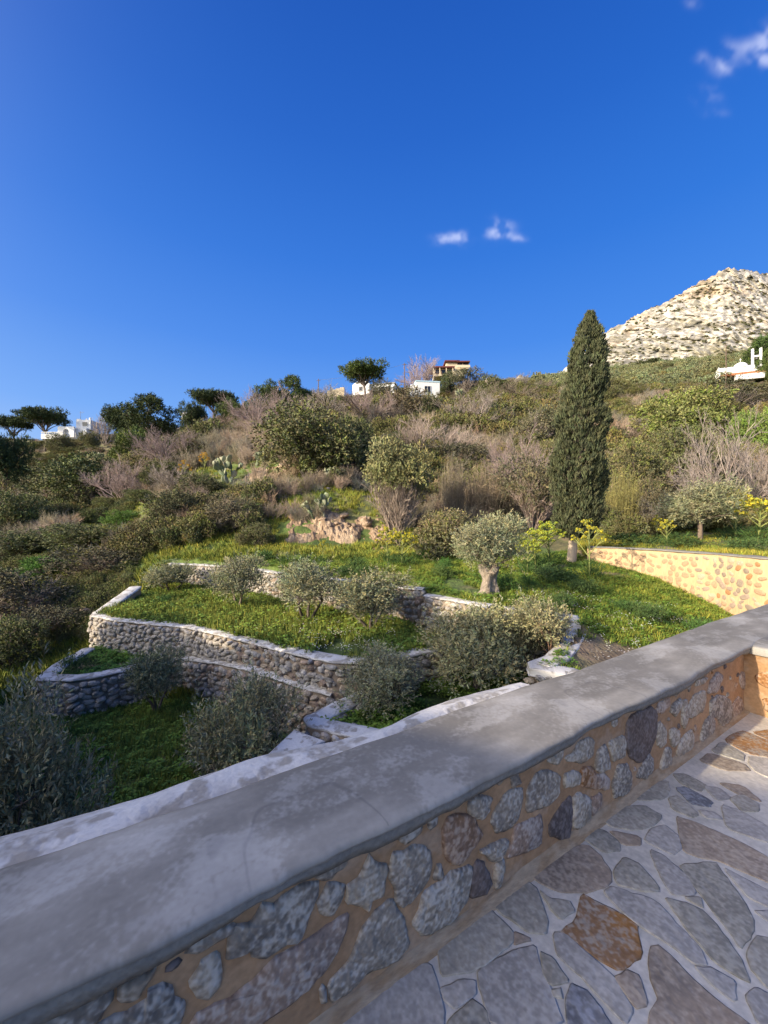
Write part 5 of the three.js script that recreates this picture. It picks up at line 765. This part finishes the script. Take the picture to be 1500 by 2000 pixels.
scatter('olive_grove', scrubC, tinted([.62, .66, .55]), 'far grove of grey green trees below the rocky mountain', 1000, () => { const D = rr(120, 290), px = rr(1040, 1620), x = (px - 750) / F * D; return [x, height(x, -D) - .2, -D, rr(3.5, 7), rr(1.8, 5.2)]; }, .3);

// ---------------------------------------------------------------- the rocky mountain
{
  const ridge = [[985, 752], [1003, 742], [1018, 733], [1034, 742], [1062, 743], [1085, 729], [1100, 722], [1140, 690], [1180, 650], [1215, 632], [1250, 613], [1295, 592], [1330, 573], [1362, 553], [1390, 541], [1408, 527], [1425, 521], [1440, 526], [1460, 527], [1500, 535], [1560, 520], [1650, 530], [1760, 570], [1900, 640], [2100, 760]];
  const foot = (px) => px < 1200 ? lerp(775, 745, (px - 985) / 215) : 745 - (px - 1200) * .14;
  const top = (px) => { let i = 0; while (i < ridge.length - 2 && ridge[i + 1][0] <= px) i++; return lerp(ridge[i][1], ridge[i + 1][1], (px - ridge[i][0]) / (ridge[i + 1][0] - ridge[i][0])); };
  const nu = 420, nv = 170, nf = 130;
  const g = grid(nu, nv, (i, j) => {
    const px = lerp(985, 2100, i / nu), s = Math.min(1, j / nf), bk = Math.max(0, (j - nf) / (nv - nf)), f = foot(px), t = top(px), py = lerp(f + 14, t, s);
    let D = lerp(385, 480, s) + bk * 400; const u = (px - 750) / F;
    let y = EYE + (HOR - py) / F * lerp(385, 480, s) - bk * bk * 260 - bk * 60;
    const X = u * D, a = X * .016 + 20, b = y * .016 + 20, rid = 1 - Math.abs(fbm(a * 1.3 + b * .55, b * 1.1, 1, 5, 501, false) * 2 - 1), lump = fbm(a * 5 + 7, b * 6 + a, 1, 4, 502, false), fine = fbm(a * 16, b * 16, 1, 3, 503, false), k = sstep(0, .2, s) * (bk ? 1 : 1);
    const D0 = D; D += k * ((rid - .6) * -13 + (lump - .5) * 9 + (fine - .5) * 9); y = EYE + (y - EYE) * D / D0 + k * (s > .9 ? (fine - .5) * 9 : (lump - .5) * 6);
    const veg = sstep(.5, .62, fbm(a * 3 + b * 2.4 + 9, b * 5 + 3, 1, 5, 504, false)) * (1.1 - .75 * s), ochre = sstep(.55, .68, fbm(a * 1.6 + 3, b * 2 + 8, 1, 4, 505, false)) * sstep(.35, .8, s);
    const low = sstep(.28, .08, s + (fbm(a * 2, b * 2, 1, 3, 506, false) - .5) * .3); let c = mix3([.62, .58, .51], [.54, .51, .46], sstep(.3, .7, lump)); c = mix3(c, [.60, .43, .26], ochre * .55); c = mix3(c, [.19, .175, .085], clamp(veg * .5 + low * .75));
    return { p: V(u * D, y, -D), uv: [X / 120, y / 105], c };
  });
  tag(part('mountain', g, M.limestone, scene), 'bare pale limestone mountain rising on the right', 'mountain', null, 'structure');
  seed(301); const P = g.attributes.position, tufts = [];
  for (let i = 0; i < 3000; i++) { const a = Math.floor(rnd() * (nu - 4)), s = rnd() ** 1.7, b = Math.floor(s * (nf - 3)), k = b * (nu + 1) + a; tufts.push([P.getX(k), P.getY(k), P.getZ(k)]); }
  let n = 0; scatter('mountain_scrub', scrubA, tinted([.75, .8, .65]), 'dark scrub dotted over the rocky mountain', 2600, () => { const p = tufts[n++ % tufts.length]; return fbm(p[0] * .03 + 5, p[1] * .05 + 5, 1, 3, 507, false) < .47 ? null : [p[0], p[1] - .4, p[2], rr(2, 5), rr(1.2, 2.8)]; }, .3);
}
// ---------------------------------------------------------------- buildings on the skyline
const houseAt = (name, label, cat, px, py, D, turn = 0) => thing(name, label, cat, [(px - 750) / F * D, EYE + (HOR - py) / F * D, -D], turn);
const win = (h, x, y, z, w, t, frame = M.white) => { const f = part('window', mergeGeometries([box(w + .2, .1, .16, x, y + t / 2 + .05, z), box(w + .2, .1, .2, x, y - t / 2 - .05, z + .02), box(.1, t, .16, x - w / 2 - .05, y, z), box(.1, t, .16, x + w / 2 + .05, y, z)]), frame, h); part('pane', box(w, t, .05, x, y, z + .01), M.glass, f); return f; };
{ // cube shaped white house, far left
  const h = houseAt('white_house', 'stepped white cubic house with arch and antenna on the left ridge', 'house', 140, 860, 125); h.scale.setScalar(.88);
  part('wall', mergeGeometries([box(9.6, 4.2, 6, 0.6, 2.6, -3), box(5.4, 3.6, 5, 3.6, 6.0, -3.4)]), M.house, h);
  const ar = new THREE.Shape(); ar.moveTo(-3.0, 0); ar.lineTo(3.0, 0); ar.lineTo(3.0, 3.9); ar.lineTo(-3.0, 3.9); const hole = new THREE.Path(); hole.moveTo(-1.1, .3); hole.lineTo(1.1, .3); hole.lineTo(1.1, 2.0); hole.absarc(0, 2.0, 1.1, 0, Math.PI, false); hole.lineTo(-1.1, .3); ar.holes.push(hole);
  part('arcade', new THREE.ExtrudeGeometry(ar, { depth: .5, bevelEnabled: false }).translate(-1.1, .9, .8), M.house, h);
  part('terrace_wall', mergeGeometries([box(8, 1.7, .4, -5.2, .9, 2.2), box(8, .2, .5, -5.2, 2.45, 2.2)]), M.house, h);
  for (let k = 0; k < 11; k++) part('baluster', box(.2, .6, .2, -8.9 + k * .74, 2.05, 2.2), M.house, h);
  part('parapet', mergeGeometries([box(1.6, .5, .3, 1.8, 7.95, -1.1), box(.5, .9, .5, 5.9, 8.2, -1.2), box(.4, .6, .4, 4.6, 8.0, -1.2)]), M.house, h);
  win(h, 4.3, 6.2, -.85, 1.9, 1.5, M.house); win(h, 3.6, 2.4, .04, .8, 1.1, M.house);
  const a = part('antenna', new THREE.CylinderGeometry(.05, .05, 3.6, 6).translate(1.4, 9.6, -2.4), M.metal, h); part('crossbar', mergeGeometries([box(1.8, .06, .06, 1.9, 11.1, -2.4), box(1.2, .06, .06, 1.7, 10.8, -2.4)]), M.metal, a);
}
{ // kiosk
  const h = houseAt('garden_kiosk', 'tiny white kiosk with columns beside the open dark pine', 'kiosk', 362, 824, 90); h.scale.setScalar(.72);
  for (const [x, z] of [[-1, 0], [1, 0], [-1, -2], [1, -2], [0, 0]]) part('column', new THREE.CylinderGeometry(.16, .2, 2.5, 8).translate(x, 1.25, z), M.house, h);
  part('roof', mergeGeometries([box(2.8, .4, 2.8, 0, 2.7, -1), new THREE.ConeGeometry(1.8, .7, 4).rotateY(Math.PI / 4).translate(0, 3.25, -1)]), M.white, h); part('wall', box(1.0, 2.4, .2, -.5, 1.2, -1.8), M.house, h);
}
{ // long white house behind the windswept pine
  const h = houseAt('white_house', 'long white gabled house partly hidden behind the windswept pine', 'house', 722, 772, 105, -.25);
  const s = new THREE.Shape([[-2.4, 0], [2.4, 0], [2.4, 2.9], [0, 4.3], [-2.4, 2.9]].map((q) => new THREE.Vector2(...q)));
  part('gable', new THREE.ExtrudeGeometry(s, { depth: 5, bevelEnabled: false }).translate(-2.2, 0, -4), M.house, h);
  part('wall', box(6.8, 2.8, 4, 3.4, 1.4, -2.4), M.house, h); part('roof', mergeGeometries([box(7.2, .22, 4.6, 3.5, 2.95, -2.4), box(7.2, .3, .3, 3.5, 3.2, -2.4)]), M.greyRoof, h);
  for (const x of [1.6, 3.4, 5.2]) win(h, x, 1.5, -.38, .9, 1.1); win(h, -2.2, 1.6, 1.04, .9, 1.1);
}
{ const h = houseAt('garden_wall', 'pale yellow stepped wall on the ridge left of the windswept pine', 'wall', 656, 775, 100); for (let k = 0; k < 4; k++) part('wall_section', box(1.1, 1.5 + k * .28, .5, -1.7 + k * 1.12, .8 + k * .14, 0), M.cream, h); }
{ // white cottage
  const h = houseAt('white_cottage', 'small white flat roofed cottage with pale blue roof edge', 'house', 832, 779, 98, .12);
  part('wall', box(6.2, 4.3, 5, .5, 2.15, -2.5), M.house, h); part('annex', box(1.3, 3.6, 3, -3.2, 1.9, -2), M.house, h); part('roof_edge', box(6.4, .32, 5.2, .5, 4.46, -2.5), M.blue, h); win(h, .4, 2.4, .04, 1.5, 1.6); part('mullion', box(.08, 1.6, .12, .4, 2.4, .09), M.white, h);
}
{ // villa with dark red roof slabs
  const h = houseAt('red_roofed_villa', 'modern cream villa with dark red flat roofs on the ridge top', 'house', 884, 733, 130);
  part('wall', mergeGeometries([box(10.2, 2.4, 5, -1.0, 1.2, -3), box(7.6, 2.2, 4.5, 1.8, 3.6, -3.2)]), M.cream, h);
  part('lower_roof', box(7.6, .45, 6.6, -3.2, 2.62, -2.6), M.redRoof, h); part('upper_roof', mergeGeometries([box(5.0, .4, 6, -.1, 4.95, -3), box(4.6, .4, 6, 3.6, 4.75, -3)]), M.redRoof, h); part('balcony', box(4.4, .9, .3, 3.6, 2.9, .3), M.cream, h);
  for (const x of [2.6, 4.6]) win(h, x, 3.95, -.93, 1.5, 1.1, M.redRoof); for (const x of [-5, -3, -1]) win(h, x, 1.4, -.48, 1.4, 1.2, M.redRoof);
  for (const x of [-6.6, -4.4, -2.2, 0]) part('post', box(.25, 2.4, .25, x, 1.2, .4), M.cream, h);
}
{ // chapel
  const h = houseAt('white_chapel', 'white barrel vaulted chapel with open bell arch at the right edge', 'chapel', 1440, 738, 120, -.35);
  part('vault', new THREE.CylinderGeometry(2.1, 2.1, 9, 20, 1, false, 0, Math.PI).rotateZ(Math.PI / 2).rotateX(-Math.PI / 2 + Math.PI / 2).translate(.4, 2.0, -2), M.house, h);
  part('dome', new THREE.SphereGeometry(1.9, 18, 10, 0, 6.3, 0, Math.PI / 2).translate(1.6, 3.4, -2), M.house, h);
  part('wall', box(9, 2.2, 4.2, .4, 1.0, -2), M.house, h);
  part('bell_arch', mergeGeometries([box(.5, 5.8, .5, 4.2, 5.9, -1), box(.5, 5.8, .5, 6.2, 5.9, -1), box(1.4, .5, .6, 5.2, 6.4, -1), box(2.8, .25, .7, 5.2, 3.2, -1)]), M.house, h);
  part('bell', new THREE.LatheGeometry([[.0, .5], [.14, .46], [.2, .2], [.34, 0]].map((q) => new THREE.Vector2(...q)), 12).translate(5.2, 5.5, -1), M.metal, h);
  part('tiled_ledge', mergeGeometries([box(11, .35, 2.4, .6, .5, .9), box(10, .3, .3, .6, .8, 2.0)]), M.tile, h); part('lower_wall', box(7, 1.6, 1, 2.2, -.6, 1.9), M.house, h);
  for (const [x, y] of [[-3.9, 3.2], [1.6, 5.2]]) part('cross', mergeGeometries([box(.09, 1.5, .09, x, y + .7, -2), box(.6, .09, .09, x, y + 1.0, -2)]), M.house, h);
}
for (const [px, top, foot, D, label] of [[790, 709, 765, 90, 'wooden power pole on the ridge beside the bare grey tree'], [622, 740, 778, 95, 'thin power pole on the ridge right of the pair of pines'], [1418, 672, 745, 112, 'thin pole in front of the white chapel']]) {
  const h = (foot - top) / F * D + 1, p = houseAt('power_pole', label, 'pole', px, foot, D);
  part('post', new THREE.CylinderGeometry(.09, .14, h, 8).translate(0, h / 2 - 1, 0), M.woodPole, p); part('crossarm', box(.9, .1, .1, 0, h - 1.4, 0), M.woodPole, p);
}
const wire = (a, b, sag, label) => { const m = a.clone().lerp(b, .5); m.y -= sag; tag(part('power_line', new THREE.TubeGeometry(new THREE.QuadraticBezierCurve3(a, m, b), 20, .022, 4), M.metal, scene), label, 'cable'); };
wire(at(790, 711, 90), at(622, 742, 95), 1.2, 'sagging power line between the two ridge poles'); wire(at(790, 711, 90), at(852, 716, 128), .8, 'power line running from the wooden pole to the villa');
seed(401); { // weeds in the gap behind the parapet
  const put = () => { const t = rr(-.4, 2.6), v = onWall(t, 0, rr(1.5, 1.78)); return rnd() < .5 && t < 1.3 ? null : [v.x, t > 1.4 ? -.05 : .02, v.z, rr(.05, .1), rr(.08, .17), [1, .9, .6]]; };
  scatter('gap_weeds', tuft, tinted([.8, .8, .7]), 'dry weeds in the gap between parapet and white wall top', 90, put);
}
renderer.render(scene, camera);
